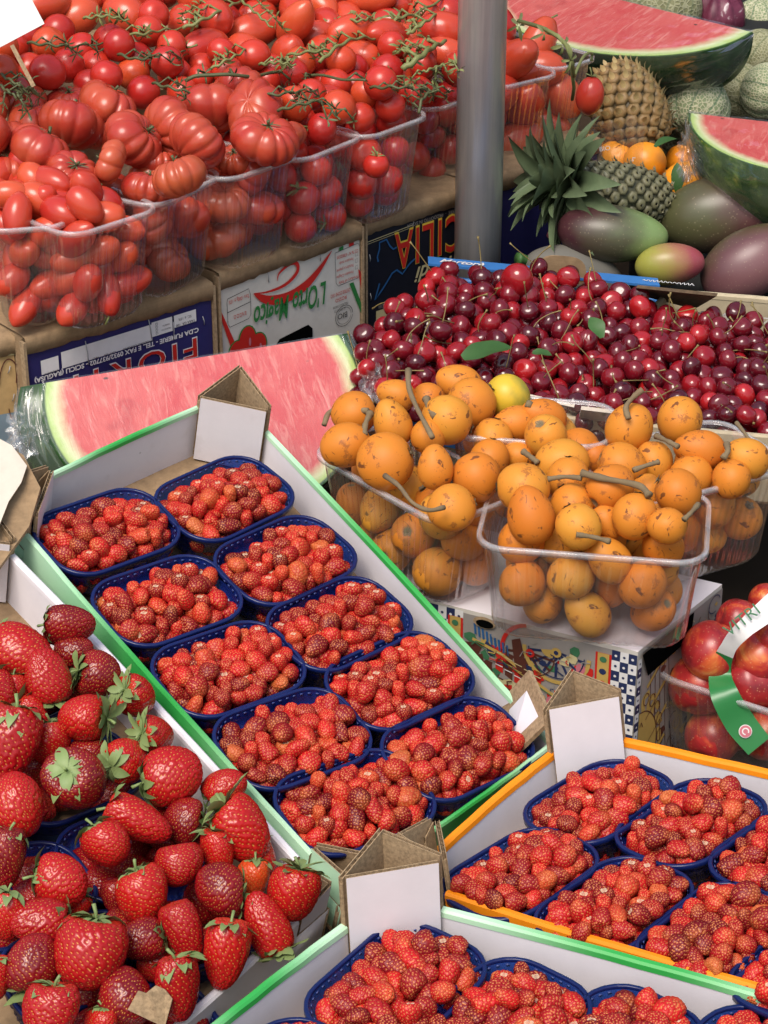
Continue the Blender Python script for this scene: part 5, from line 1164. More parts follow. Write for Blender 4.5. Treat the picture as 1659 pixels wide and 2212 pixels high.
# ---------------------------------------------------------------- watermelon pieces
def m_melon():
    t = NT('watermelon_flesh'); a = t.attr(); n = t.noise(16, 5, .65, dist=.8)
    f = t.math('ADD', a[0], t.math('MULTIPLY', t.math('SUBTRACT', t.noise(45, 4, .7), .5), .07))
    mp = t.n('ShaderNodeMapping'); mp.inputs['Scale'].default_value = (60, 14, 60); t.L.new(t.coord(), mp.inputs[0]); st = t.noise(1.6, 5, .7, mp.outputs[0], .8)
    red = t.mix(t.ramp(n, [(.35, 0.), (.7, 1.)]), (.58, .050, .050), (.66, .13, .11)); red = t.mix(t.math('MULTIPLY', t.ramp(st, [(.52, 0.), (.66, 1.)]), .5), red, (.76, .34, .28))
    red = t.mix(t.math('MULTIPLY', t.ramp(t.noise(9, 3, .5), [(.62, 0.), (.66, 1.), (.70, 0.)]), .5), red, (.42, .03, .03))
    c = t.mix(t.ramp(f, [(.85, 0.), (.925, 1.)]), red, (.66, .70, .40)); c = t.mix(t.ramp(f, [(.925, 0.), (.965, 1.)]), c, (.45, .60, .18)); c = t.mix(t.ramp(a[0], [(.972, 0.), (.985, 1.)]), c, (.03, .08, .015))
    mp2 = t.n('ShaderNodeMapping'); mp2.inputs['Scale'].default_value = (38, 75, 38); t.L.new(t.coord(), mp2.inputs[0]); vo = t.n('ShaderNodeTexVoronoi', i_Scale=1.); t.L.new(mp2.outputs[0], vo.inputs['Vector']); sdm = t.math('MULTIPLY', t.ramp(vo.outputs['Distance'], [(.10, 1.), (.15, 0.)]), t.ramp(t.noise(11, 2), [(.52, 0.), (.58, 1.)])); c = t.mix(t.math('MULTIPLY', sdm, t.ramp(a[0], [(.35, 0.), (.45, 1.), (.72, 1.), (.8, 0.)])), c, (.10, .03, .02))
    t.bump(st, .5, .002); MAT['melon_flesh'] = t.set(c, .22, .5); t.put(t.b.inputs['Coat Weight'], .3)
    t = NT('watermelon_rind'); n = t.noise(14, 5, .7, dist=1.2); c = t.ramp(n, [(.35, (.010, .035, .010)), (.55, (.018, .060, .014)), (.68, (.06, .13, .03))]); MAT['melon_rind'] = t.set(c, .25, .5)
    t = NT('watermelon_rind_light'); n = t.noise(38, 4, .6, dist=.6); c = t.ramp(n, [(.5, (.035, .085, .018)), (.62, (.10, .17, .03)), (.72, (.42, .40, .08))]); MAT['melon_rind2'] = t.set(c, .2, .5)
m_melon()
def wedge(name, label, pl, pr_, vdir1, ang, a_k, b_, v0, rind='melon_rind', film=True, group=None, nphi=16, bulge=.0):
    """slice of a long melon: ridge pl->pr_, cut face heading vdir1, second face ang degrees further round"""
    X = (pr_ - pl); A_ = X.length / 2 * a_k / math.sqrt(max(.05, 1 - (v0 / b_) ** 2)); c0 = (pl + pr_) / 2; Xn = X.normalized(); v1 = Vector(vdir1); v1 = (v1 - Xn * v1.dot(Xn)).normalized(); w1 = Xn.cross(v1)
    M = Matrix.Identity(4)
    for i, v in enumerate((Xn, v1, w1)): M[0][i], M[1][i], M[2][i] = v
    M.translation = c0; e = empty(name, M, label, 'watermelon', group)
    n = 60; ts = np.linspace(0, 1, n)
    th0 = math.asin(max(-1, min(1, -v0 / b_))); TH = np.linspace(th0, math.pi - th0, n)
    uu, vv = -A_ * np.cos(TH), v0 + b_ * np.sin(TH); hw = abs(A_ * math.cos(th0)); ur = np.linspace(-hw, hw, n)
    vv = np.maximum(vv, 0)
    sgn = 1
    def slice_(phi, off=0.):
        cs, sn = math.cos(phi), math.sin(phi); kk = 1 + bulge * math.sin(math.pi * min(1, max(0, phi / R(ang)))); return np.stack([np.where(uu < 0, uu * kk, uu * (1 + (kk - 1) * .4)) * (1 + off / A_), (vv + off) * cs, (vv + off) * sn * sgn], -1)
    def face(phi, lift, b):
        K_ = 14; G = np.zeros((n, K_ + 1, 3)); Cc = np.zeros((n, K_ + 1, 4)); cs, sn = math.cos(phi), math.sin(phi)
        for k in range(K_ + 1):
            s = 1 - (1 - k / K_) ** 1.6; u_ = ur * (1 - s) + uu * s; v_ = vv * s; G[:, k] = np.stack([u_, v_ * cs, v_ * sn * sgn], -1)
            Cc[:, k, 0] = np.sqrt((u_ / A_) ** 2 + ((v_ - v0) / b_) ** 2) * (1 if k < K_ else 1); Cc[:, k, 3] = 1
        Cc[:, -1, 0] = 1
        b.grid(G, 0, c=Cc.reshape(-1, 4)); return b
    # second face on the +/- side: choose the sense that goes away from the viewer and down
    test = w1; sgn = -1 if test.dot(Vector((0, -1, .4))) > 0 else 1
    b = MB(); face(0, 0, b); b.build('cut_face', MAT['melon_flesh'], e, True, True)
    b = MB(); face(R(ang), 0, b); b.build('cut_face', MAT['melon_flesh'], e, True, True)
    b = MB(); b.grid(np.array([slice_(R(ang) * k / nphi) for k in range(nphi + 1)])); b.build('rind', MAT[rind], e, True)
    if film:
        r = np.random.RandomState(3); b = MB(); K_ = 30; ph = np.linspace(-.03, R(ang) * .75, K_)
        G = np.array([slice_(p_, .003) for p_ in ph]); nz = r.normal(0, 1, G.shape[:2]); 
        for _ in range(2): nz = (nz + np.roll(nz, 1, 1) + np.roll(nz, -1, 1)) / 2.2
        G[..., 1] += nz * .0014; G[..., 2] += nz * .0016; b.grid(G)
        K2 = 16; F_ = np.zeros((n, K2, 3)); nz = r.normal(0, 1, (n, K2)); nz = (nz + np.roll(nz, 1, 0)) / 2
        for k in range(K2):
            s = k / (K2 - 1); F_[:, k] = np.stack([ur * (1 - s) + uu * s, vv * s - .001, np.full(n, -.0022 * sgn)], -1)
        F_[..., 2] += nz * .0005; b.grid(F_)
        b.build('cling_film', MAT['film'], e, True)
    return e, M
zr = .772
pl = at(92, 828, zr); pr2 = at(737, 722, zr)
rd = (pr2 - pl).normalized(); fwdv = Vector((rd.y, -rd.x, 0))
eW, MW = wedge('watermelon_wedge', 'big red watermelon wedge in cling film, lying behind the middle green tray', pl, pr2, fwdv * math.cos(R(42)) - ZUP * math.sin(R(42)), 66, 1.0, .150, .046, bulge=.14)
# crumpled ends of the cling film
def crumple(c, r, seed, e, n=26, stretch=(1, 1, 1)):
    rs = np.random.RandomState(seed); T, P = sph_grid(n, n // 2 + 4); D = np.stack([np.sin(T) * np.cos(P), np.sin(T) * np.sin(P), np.cos(T)], -1)
    k = r * (.75 + .35 * rs.uniform(-1, 1, D.shape[:2])); X = D * k[..., None] * np.array(stretch); b = closed(None, X)
    me = b.mesh('film_crumple', [MAT['film']], False); me.transform(Matrix.Translation(c)); return link_part('film_end', me, e)
Wi = MW.inverted()
crumple(Wi @ at(70, 925, .73), .030, 1, eW, 30, (1, 1.3, .9)); crumple(Wi @ at(100, 965, .70), .026, 2, eW, 26, (1.3, 1, .8)); crumple(Wi @ at(805, 825, .745), .020, 3, eW, 24, (.8, 1.5, .8)); crumple(Wi @ at(50, 955, .71), .02, 5, eW, 22)
MB().box(-.2, .2, -.03, .03, -.12, 0).build('board', MAT['table_wood']); o = bpy.data.objects['board']; o.name = 'wooden_block'; o.location = (pl + pr2) / 2 - Vector((0, .005, .155)); o.rotation_euler = (0, 0, math.atan2(rd.y, rd.x)); meta(o, 'dark wooden block under the front watermelon wedge', 'block')
pl2, _ = ath(1095, -60, 3.30); pr3, _ = ath(1627, 70, 2.93)
rd2 = (pr3 - pl2).normalized(); f2 = Vector((rd2.y, -rd2.x, 0)).normalized()
wedge('watermelon_wedge', 'long watermelon wedge in the upper right, pale rind edge, on the netted melons', pl2, pr3, f2 * math.cos(R(17)) - ZUP * math.sin(R(17)), 80, 1.0, .140, .0)
pl3, _ = ath(1488, 244, 2.72); pr4, _ = ath(1990, 300, 2.66)
rd3 = (pr4 - pl3).normalized(); f3 = Vector((rd3.y, -rd3.x, 0)).normalized()
eW3, MW3 = wedge('watermelon_piece', 'film wrapped watermelon piece with yellow flecked green rind above the mangoes', pl3, pr4, f3 * math.cos(R(6)) - ZUP * math.sin(R(6)), 85, 1.0, .145, .0, 'melon_rind2')
crumple(MW3.inverted() @ ath(1490, 330, 2.68)[0], .03, 4, eW3, 26, (.6, 1.2, 1.3))
# ---------------------------------------------------------------- netted melons
def m_net(name, a, b_, g):
    t = NT(name); v = t.n('ShaderNodeTexVoronoi', feature='DISTANCE_TO_EDGE', i_Scale=120.); nz = t.noise(30, 3)
    w = t.n('ShaderNodeVectorMath', operation='ADD'); t.L.new(t.coord(), w.inputs[0]); t.L.new(t.n('ShaderNodeTexNoise', i_Scale=50.).outputs['Color'], w.inputs[1])
    t.L.new(t.coord(), v.inputs['Vector']); at_ = t.attr()
    c = t.mix(t.ramp(v.outputs['Distance'], [(.05, 1.), (.16, 0.)]), a, b_); st = t.ramp(t.math('ABSOLUTE', t.math('SINE', t.math('MULTIPLY', at_[2], 31.4))), [(.0, 1.), (.22, 0.)])
    c = t.mix(t.math('MULTIPLY', st, .8), c, g); t.bump(t.ramp(v.outputs['Distance'], [(.03, 1.), (.2, 0.)]), .5, .0015); MAT[name] = t.set(c, .6, .3)
m_net('melon_green', (.22, .27, .14), (.50, .48, .32), (.05, .13, .07)); m_net('melon_olive', (.20, .20, .10), (.34, .33, .20), (.10, .13, .06))
mg = [ell_mesh('netted_melon_%d' % i, .078, .078, .070, MAT[m], 80, 40, .10, .2, .03, i, ribs=10, ribamp=.07, dent2=.1) for i, m in enumerate(('melon_green', 'melon_olive'))]
for k, (px, py, rp, h, v, an, lab) in enumerate([(1505, 232, 76, 2.98, 0, 120, 'striped green netted melon under the big wedge, right of the pineapple'), (1592, 205, 72, 3.06, 1, 40, 'olive netted melon behind the striped green one'), (1655, 195, 62, 3.0, 0, 20, 'netted melon with green grooves at the right edge'),
        (1648, 120, 62, 3.2, 1, -60, 'netted melon beside the tip of the long wedge'), (1430, 12, 95, 3.45, 1, -70, 'pale netted melon behind the long wedge at the top'), (1575, 150, 60, 3.2, 1, 30, 'olive melon half hidden under the long wedge'), (1400, 175, 70, 3.25, 1, 90, 'melon in shade between pineapple and long wedge'),
        (1330, -40, 90, 3.6, 0, -90, 'melon at the very top behind the long wedge'), (1640, 50, 60, 3.5, 0, -90, 'melon behind the wedge tip at the top right'), (1480, 300, 60, 3.05, 1, 60, 'melon low behind the oranges')]):
    p, m = ath(px, py, h); o = bpy.data.objects.new('netted_melon', mg[v]); COL.objects.link(o); s = rp * m / .078
    o.matrix_world = Matrix.Translation(p) @ orient(camdir(an, 20), k).to_4x4() @ Matrix.Diagonal((s, s, s, 1)); meta(o, lab, 'melon')
# ---------------------------------------------------------------- mangoes
def m_mango(name, c1, c2, c3, ax=2, lo=-.05, hi=.05):
    t = NT(name); s = t.sep(); f = t.math('MULTIPLY_ADD', s[ax], 1 / (hi - lo), -lo / (hi - lo)); f = t.math('ADD', f, t.math('MULTIPLY', t.math('SUBTRACT', t.noise(14, 4), .5), .9))
    c = t.ramp(f, [(.2, c1), (.55, c2), (.9, c3)]); v = t.n('ShaderNodeTexVoronoi', i_Scale=260.); t.L.new(t.coord(), v.inputs['Vector']); c = t.mix(t.math('MULTIPLY', t.ramp(v.outputs['Distance'], [(.1, 1.), (.22, 0.)]), .25), c, (.4, .32, .2))
    MAT[name] = t.set(c, .36, .45)
m_mango('mango_green', (.055, .018, .022), (.075, .075, .040), (.17, .25, .09)); m_mango('mango_maroon', (.07, .070, .030), (.085, .040, .035), (.13, .045, .050)); m_mango('mango_pink', (.28, .27, .05), (.30, .16, .07), (.28, .055, .07)); m_mango('mango_purple', (.075, .06, .03), (.11, .045, .05), (.17, .075, .08), 0, -.035, .035)
for k, (px, py, a, b_, an, h, m, lab, q) in enumerate([(1323, 506, 122, 70, 186, 2.57, 'mango_green', 'large mango shading from maroon to green, behind the blue crate', .05), (1565, 462, 148, 86, 172, 2.64, 'mango_maroon', 'biggest mango, maroon and olive, under the flecked watermelon piece', 0), (1447, 570, 76, 50, 175, 2.53, 'mango_pink', 'small yellow and pink mango between the bigger ones', 0),
        (1622, 566, 118, 76, 150, 2.55, 'mango_purple', 'dusky purple mango at the right edge behind the tan crate', 0), (1470, 530, 60, 45, 170, 2.66, 'mango_green', 'green mango in the gap between the large mangoes', 0)]):
    me = ell_mesh('mango', .036, .032, .060, MAT[m], 48, 36, .02, .3, .04, k + 120, pear=.12 if k else .22)
    p, mm = ath(px, py, h); o = bpy.data.objects.new('mango', me); COL.objects.link(o)
    o.matrix_world = Matrix.Translation(p) @ orient(camdir(an + 180, 5), 1.2 * k).to_4x4() @ Matrix.Diagonal((b_ * mm / .035, b_ * mm / .034, a * mm / .060, 1)); meta(o, lab, 'mango')
t = NT('dull_grey_skin'); MAT['grey_skin'] = t.set(t.mix(t.noise(20, 4), (.105, .10, .085), (.16, .15, .13)), .6, .3)
p, mm = ath(1240, 592, 2.56); me = ell_mesh('avocado', .03, .03, .06, MAT['grey_skin'], 40, 30, lump=.02, seed=4, pear=.1); o = bpy.data.objects.new('aubergine', me); COL.objects.link(o)
o.matrix_world = Matrix.Translation(p) @ orient(camdir(195, 10)).to_4x4() @ Matrix.Diagonal((62 * mm / .03, 62 * mm / .03, 112 * mm / .06, 1)); meta(o, 'dull grey aubergine with a green stem behind the blue cherry crate', 'aubergine')
b = MB(); b.tube(bez([(0, 0, .054), (.001, 0, .063), (.004, 0, .070)], 6), [.006, .005, .0055, .006, .0065, .007, .007][:7], 8); b.build('stem', MAT['leaf_green'], o, True)
# ---------------------------------------------------------------- oranges
LIB['orange'] = [ell_mesh('orange_%d' % i, .036, .036, .034, MAT['orange_peel'], 40, 28, .05, .15, .02, i + 140) for i in range(2)]
for k, (px, py, rp, h, lab) in enumerate([(1392, 352, 47, 2.82, 'orange with a green leaf beside the flecked watermelon piece'), (1472, 348, 36, 2.90, 'orange at the back, against the watermelon film'), (1478, 398, 50, 2.78, 'orange in front, with a dark leaf before it'), (1335, 345, 46, 2.86, 'orange seen through the printed clear bag'), (1300, 330, 30, 2.9, 'small orange beside the navy crate end'), (1430, 405, 40, 2.84, 'orange tucked between pineapple and mango')]):
    p, m = ath(px, py, h); o = bpy.data.objects.new('orange', LIB['orange'][k % 2]); COL.objects.link(o); s = rp * m / .036
    o.matrix_world = Matrix.Translation(p) @ orient((math.sin(k * 2), math.cos(k), 1), k).to_4x4() @ Matrix.Diagonal((s, s, s, 1)); meta(o, lab, 'orange')
    if k in (0, 2):
        b = MB(); leaf(b, .040 / s, .009 / s, (0, 0, 0), (.3, .2, .2) if k == 0 else (0, .1, 1), (0, 0, 1) if k == 0 else (0, -1, 0), .8, 7); me = b.mesh('leaf', [MAT['leaf_green']])
        c = link_part('leaf', me, o); q, m2 = ath(*((1415, 318) if k == 0 else (1463, 415)), h - .045 * (k == 0) - .06 * (k == 2)); c.matrix_local = o.matrix_world.inverted() @ (Matrix.Translation(q) @ Matrix.Diagonal((s, s, s, 1)))
# printed clear bag over the oranges
p, m = ath(1330, 330, 2.76); e = empty('plastic_bag', Matrix.Translation(p), 'clear crinkled bag with small white lettering over the oranges', 'bag'); 
b = MB(); rs = np.random.RandomState(4); G = np.zeros((12, 10, 3))
for i in range(12):
    for j in range(10): G[i, j] = ((i / 11 - .5) * .07, .02 * math.sin(i * .9) + rs.uniform(-.003, .003), (j / 9 - .5) * .085 + .006 * math.sin(i * 1.7))
b.grid(G); b.build('bag_sheet', MAT['film'], e, True); Fg = Face(e, Vector((-.024, -.024, .01)), (1, 0, .15), (0, 0, 1)); Fg.text('BIO', 0, 0, .009, 'ink_white', up=True); Fg2 = Face(e, Vector((.004, -.024, -.03)), (.55, 0, 1), (-1, 0, .5)); Fg2.line([(.0016 * i, .002 * math.sin(i * 2.1)) for i in range(24)], .0012, 'ink_white')
# ---------------------------------------------------------------- pineapples
t = NT('pineapple_skin'); a = t.attr(); c = t.mix(a[0], (.060, .026, .010), (.27, .14, .045)); c = t.mix(a[1], c, (.50, .34, .14)); c = t.mix(t.math('MULTIPLY', t.noise(45, 4), .45), c, (.20, .21, .11)); MAT['pine'] = t.set(c, .5, .35)
t = NT('pineapple_skin_green'); a = t.attr(); c = t.mix(a[0], (.045, .036, .022), (.17, .15, .085)); c = t.mix(a[1], c, (.42, .38, .26)); c = t.mix(t.math('MULTIPLY', t.noise(45, 4), .45), c, (.10, .13, .07)); MAT['pine_g'] = t.set(c, .5, .35)
def pineapple(px, py, Lp, Wp, h, axis, label, mat, crown):
    p, m = ath(px, py, h); Lh, Wh = Lp * m / 2, Wp * m / 2
    e = empty('pineapple', Matrix.Translation(p) @ orient(axis).to_4x4(), label, 'pineapple'); b = MB()
    T, P = sph_grid(60, 36); rad = Wh * np.sin(T) ** .62; X = np.stack([rad * np.cos(P) * .96, rad * np.sin(P) * .96, Lh * np.cos(T)], -1); closed(b, X, 0, np.zeros(X.shape[:2] + (4,)))
    N = 150; rs = random.Random(int(px))
    for k in range(N):
        z = 1 - 2 * (k + .5) / N; z = math.copysign(abs(z) ** .9, z); th = math.acos(max(-1, min(1, z))); ph = k * 2.399963; r_ = Wh * math.sin(th) ** .62
        c = Vector((r_ * math.cos(ph), r_ * math.sin(ph), Lh * z)); nn = Vector((math.cos(ph) * math.sin(th) ** .5, math.sin(ph) * math.sin(th) ** .5, z * Wh / Lh * .9)).normalized()
        tn = Vector((-math.sin(ph), math.cos(ph), 0)); up = nn.cross(tn); s = .168 * Wh * 1.35 * (math.sin(th) ** .35)
        rings = []
        for q, hh in ((1.0, -.15), (.93, .22), (.62, .42), (.25, .40)):
            rings.append([c + (tn * math.cos(a_) * 1.12 + up * math.sin(a_) * .95) * s * q + nn * s * hh for a_ in [math.pi / 3 * i + math.pi / 6 for i in range(6)]])
        C_ = np.zeros((4, 6, 4)); C_[1, :, 0] = .5; C_[2:, :, 0] = 1; b.grid(np.array([[tuple(v) for v in r__] for r__ in rings]), 0, wrapv=True, c=C_.reshape(-1, 4)); base = b.n - 6
        b.f.append(tuple(base + i for i in range(6))); b.m.append(0)
        n0 = b.n; leaf(b, s * 1.5, s * .42, c - up * s * .5 + nn * s * .30, up * .95 + nn * .40, nn * -1 + up, .9, 3); b.c[-1][:, 1] = 1
    b.build('body', MAT[mat], e, True, True)
    if crown:
        rs = random.Random(9)
        for k in range(58):
            f = k / 64; a_ = k * 2.399963; el = R(2 + 78 * f ** .85) + rs.uniform(-.08, .08); d = Vector((math.cos(a_) * math.cos(el), math.sin(a_) * math.cos(el), math.sin(el)))
            L_ = crown * (1.0 - .25 * f) * rs.uniform(.7, 1.12); b = MB()
            leaf(b, L_, crown * .15 * rs.uniform(.8, 1.15), Vector((math.cos(a_), math.sin(a_), 0)) * Wh * .28 * (1 - f) + Vector((0, 0, Lh * (.90 + .30 * f))), d, (0, 0, 1), rs.uniform(.1, .9), 9, 0, .55, pointed=.85)
            b.build('leaf', MAT['pine_leaf'], e, True)
    return e
pineapple(1358, 236, 205, 148, 2.90, camdir(-118, -10), 'golden brown pineapple on its side under the long watermelon wedge', 'pine', 0)
pineapple(1342, 416, 235, 118, 2.64, camdir(188, 18), 'grey green pineapple lying down, its leafy crown spreading to the left', 'pine_g', .104)
# ---------------------------------------------------------------- radicchio, far fruit, dark backing
t = NT('radicchio_leaf'); MAT['radicchio'] = t.set(t.ramp(t.noise(30, 4, dist=1.), [(.4, (.09, .012, .03)), (.6, (.16, .03, .06)), (.68, (.6, .5, .5))]), .45, .4)
p, m = ath(1548, 40, 3.45); e = empty('radicchio', Matrix.Translation(p), 'dark purple radicchio head with white ribs near the top right corner', 'radicchio'); r0 = random.Random(2)
b = MB(); X = sph_grid(30, 20); D = np.stack([np.sin(X[0]) * np.cos(X[1]), np.sin(X[0]) * np.sin(X[1]), np.cos(X[0])], -1) * (.045 * (1 + .08 * np.sin(X[1] * 9)))[..., None]; closed(b, D); b.build('heart', MAT['radicchio'], e, True)
for k in range(8):
    b = MB(); a_ = k * .8; leaf(b, .085, .034, (.03 * math.cos(a_), .03 * math.sin(a_), -.03), (math.cos(a_) * .6, math.sin(a_) * .6, 1), (-math.cos(a_), -math.sin(a_), 0), -.9, 7, 0, .5, wave=.15); b.build('leaf', MAT['radicchio'], e, True)
for k, (px, py) in enumerate([(1650, 22), (1640, 48), (1658, 60), (1632, 62), (1655, 85), (1643, 76)]):
    p, m = ath(px, py, 3.55); fo = bpy.data.objects.new('far_cherry', LIB['cherry_red'][k % 3]); COL.objects.link(fo); fo.matrix_world = Matrix.Translation(p) @ Matrix.Diagonal((1.35,) * 3 + (1,)); meta(fo, 'tiny red cherry in the dark tray at the top right corner', 'cherry', 'far cherries at the top right corner')
t = NT('aubergine_skin'); MAT['aub'] = t.set(t.mix(t.noise(12), (.07, .02, .035), (.045, .012, .03)), .3, .5)
for k, (px, py, an) in enumerate([(668, -6, 20), (575, -8, 170)]):
    p, m = ath(px, py, 3.05); fo = bpy.data.objects.new('red_onion', ell_mesh('red_onion', .05, .05, .046, MAT['aub'], 30, 20, .1, .3, .03, k)); COL.objects.link(fo); fo.matrix_world = Matrix.Translation(p) @ orient(camdir(an, 0)).to_4x4(); meta(fo, ['dark purple onion behind the plum tomatoes, top centre', 'dark purple onion behind the plum tomatoes, left of the other'][k], 'onion')
# stepped dark shelves that carry the back of the stall
def slab(name, x0, x1, y0, y1, z0, z1, label, mat='board_black', cat='shelf'):
    o = MB().box(x0, x1, y0, y1, z0, z1).build(name, MAT[mat]); o.location = (0, 0, 0); meta(o, label, cat); return o
slab('display_shelf', .33, 2.4, 2.48, 2.76, .455, .70, 'low dark shelf under the mangoes')
slab('display_shelf', .48, 2.4, 2.762, 3.08, .455, .745, 'middle dark shelf under the oranges and pineapples')
slab('display_shelf', .48, 2.6, 3.082, 4.6, .455, .80, 'high dark shelf under the melons at the back')
slab('dark_backdrop', -2.6, 3.2, 4.8, 4.83, .0, 2.4, 'dark backdrop added behind the stall', cat='panel')  # black sheet added so the view past the stall stays dark
slab('side_shelf', -2.2, .20, 3.12, 4.6, .455, .80, 'dark shelf behind the tomato heap')
# tier crates under the rear of the tomato heap
rz = math.atan2(rdir.y, rdir.x)
for k, (d0, d1, hz) in enumerate(((.34, .62, .90), (.625, .95, .965))):
    o = MB().box(-.25, .80, d0, d1, -.16, 0).build('kraft_box', MAT['kraft']); o.matrix_world = Matrix.Translation((row0.x, row0.y, hz)) @ Matrix.Rotation(rz, 4, 'Z'); meta(o, ['kraft box raising the middle of the tomato heap', 'kraft box raising the back of the tomato heap'][k], 'box')
# ---------------------------------------------------------------- vines, stalks, twigs, leaves
def heapz(px, py, up=.062):
    z = ZR + up
    for _ in range(4):
        p = at(px, py, z); z = float(floorT(np.array([[p.x, p.y]]))[0]) + up
    return at(px, py, z)
curl_me = [calyx_mesh('vine_curl_%d' % i, 70 + i, 5, .013, .0017, MAT['vine_green'], 0, (.6, 2.6), (-.2, .5)) for i in range(3)]
curl_md = [calyx_mesh('vine_dark_curl_%d' % i, 80 + i, 6, .012, .0012, MAT['vine_dark'], 0, (-.5, 1.8), (-.2, .6)) for i in range(3)]
VN = [([(0,160),(25,175),(55,190),(85,205)],1,0,'thick vine at the left edge below the price card'),([(0,185),(28,205),(50,218)],1,0,'short vine stub at the left edge'),
 ([(60,93),(110,97),(160,100),(235,92)],1,0,'dark vine beside the price card'),([(255,118),(300,128),(345,118),(400,112)],1,0,'dark vine between the round tomatoes'),
 ([(250,70),(300,74),(345,66),(395,62)],0,0,'green vine over the plum tomatoes, left'),([(395,62),(440,42),(490,18),(530,-5)],0,1,'long green vine reaching the top edge'),([(425,60),(430,25),(470,5)],0,0,'thin curved vine near the top'),
 ([(400,175),(450,160),(520,165),(590,158),(660,162),(725,168),(790,176)],1,1,'longest vine, crossing the middle of the heap'),([(455,150),(490,130),(520,115),(545,95)],0,0,'forked green vine above the longest one'),
 ([(600,240),(650,225),(700,222),(735,262)],1,0,'looping vine above the round tomatoes'),([(515,-5),(555,30),(590,62)],0,0,'straight thin vine at the top centre'),
 ([(620,120),(670,112),(720,108),(760,120)],0,0,'vine with curled caps left of centre top'),([(690,135),(730,100),(775,82),(820,85)],0,1,'bent vine among the plum tomatoes'),
 ([(870,150),(905,125),(935,102),(962,90)],0,2,'thick vine stub beside the pole'),([(880,75),(915,50),(960,20)],0,1,'upper vine beside the pole'),([(840,60),(860,40),(900,28),(960,-5)],0,1,'vine rising to the top edge left of the pole'),
 ([(800,190),(850,188),(900,192),(945,200)],1,0,'thin dark vine over the pale plum tomatoes'),([(905,245),(912,215),(935,195),(950,190)],1,0,'vine hook at the rim of the sixth punnet'),([(330,180),(370,190),(420,200),(480,195)],1,0,'dark vine behind the ribbed tomatoes'),([(540,200),(590,205),(640,198),(690,195)],1,0,'vine between round and ribbed tomatoes'),
 ([(180,40),(230,35),(280,45)],0,0,'small vine in the upper left'),([(730,40),(780,45),(810,30)],0,0,'small vine at the top right of centre'),([(560,140),(600,135),(640,142)],0,0,'short pale vine in the middle')]
VN += [([(960,140),(930,150),(900,160)],0,0,'short vine close to the pole'),([(850,115),(880,105),(905,90)],0,0,'short vine left of the thick stub')]
VN_ = [([(120,20),(160,25),(200,12)],0,0,'faint vine at the top left'),([(300,20),(350,28),(390,15)],0,0,'faint vine near the top edge, left of centre'),([(650,70),(690,75),(730,62)],0,0,'faint vine under the top plum tomatoes'),([(285,150),(320,160),(350,150)],1,0,'dark twig between round tomatoes'),([(470,90),(510,80),(550,70)],0,0,'pale twig over the plum tomatoes')]
for pts, dk, th, lab in VN:
    W3 = [heapz(x, y, .060 + .012 * math.sin(i * 1.3)) for i, (x, y) in enumerate(pts)]; P3 = bez(W3, 30); c0 = W3[0]
    e = empty('tomato_vine', Matrix.Translation(c0), lab, 'vine', None); rr_ = (.0015, .0020, .0032)[th]; r0 = random.Random(len(pts) * 7 + pts[0][0])
    m = MAT['vine_dark' if dk else 'vine_green']; b = MB(); b.tube([p_ - c0 + Vector((0, 0, .0015 * math.sin(i * .9))) for i, p_ in enumerate(P3)], [rr_ * (1.25 - .5 * i / len(P3)) for i in range(len(P3))], 7)
    nodes = []
    for i in range(3, len(P3) - 1, 6 if dk else 7):
        d_ = (P3[min(i + 1, len(P3) - 1)] - P3[i - 1]).normalized(); s_ = d_.cross(ZUP) * (1 if (i // 4) % 2 else -1); L_ = r0.uniform(.016, .030)
        q1 = P3[i] + s_ * L_ * .5 + ZUP * L_ * .25; q2 = P3[i] + s_ * L_ * .85 + d_ * L_ * .4 - ZUP * L_ * .15
        b.tube([P3[i] - c0, q1 - c0, q2 - c0], [rr_ * .8, rr_ * .6, rr_ * .8], 6); b.tube([q1 - c0 - (q2 - q1) * .02, q1 - c0 + (q2 - q1) * .25], [rr_ * .95, rr_ * .9], 6); nodes.append((q2 - c0, s_ + ZUP * r0.uniform(-.6, .6)))
    b.build('stem', m, e, True)
    for q, d_ in nodes: link_part('cap', (curl_md if dk else curl_me)[r0.randrange(3)], e, Matrix.Translation(q) @ orient(-Vector(d_), r0.uniform(0, 6)).to_4x4())
# vine right of the pole, holding the hanging tomato
c8 = CLEAR[7][0]; W3 = []
for (x, y, dz) in ((1120, 45, .07), (1175, 62, .075), (1215, 88, .07), (1232, 120, .06), (1240, 165, .02)): W3.append(at(x, y, ZR + dz))
e = empty('tomato_vine', Matrix.Translation(W3[0]), 'green vine right of the pole with one tomato hanging from it', 'vine'); b = MB(); c0 = W3[0]; b.tube([p_ - c0 for p_ in bez(W3, 24)], .0026, 7)
W4 = [W3[3], at(1240, 190, ZR - .01), at(1236, 215, ZR - .03)]; b.tube([p_ - c0 for p_ in W4], .0024, 7); top_ = hang + Vector((0, 0, .052)); b.tube([p_ - c0 for p_ in bez([W3[4], W3[4].lerp(top_, .5) + Vector((0, 0, .012)), top_ + Vector((0, 0, .004)), top_ - Vector((0, 0, .006))], 12)], .0020, 7)
b.build('stem', MAT['vine_green'], e, True)
for i, q in enumerate(W3[:4]): link_part('cap', curl_me[i % 3], e, Matrix.Translation(q - c0 + Vector((0, -.006, -.004))) @ orient((0.2 * i, -1, .3), i).to_4x4() @ Matrix.Scale(1.35, 4))
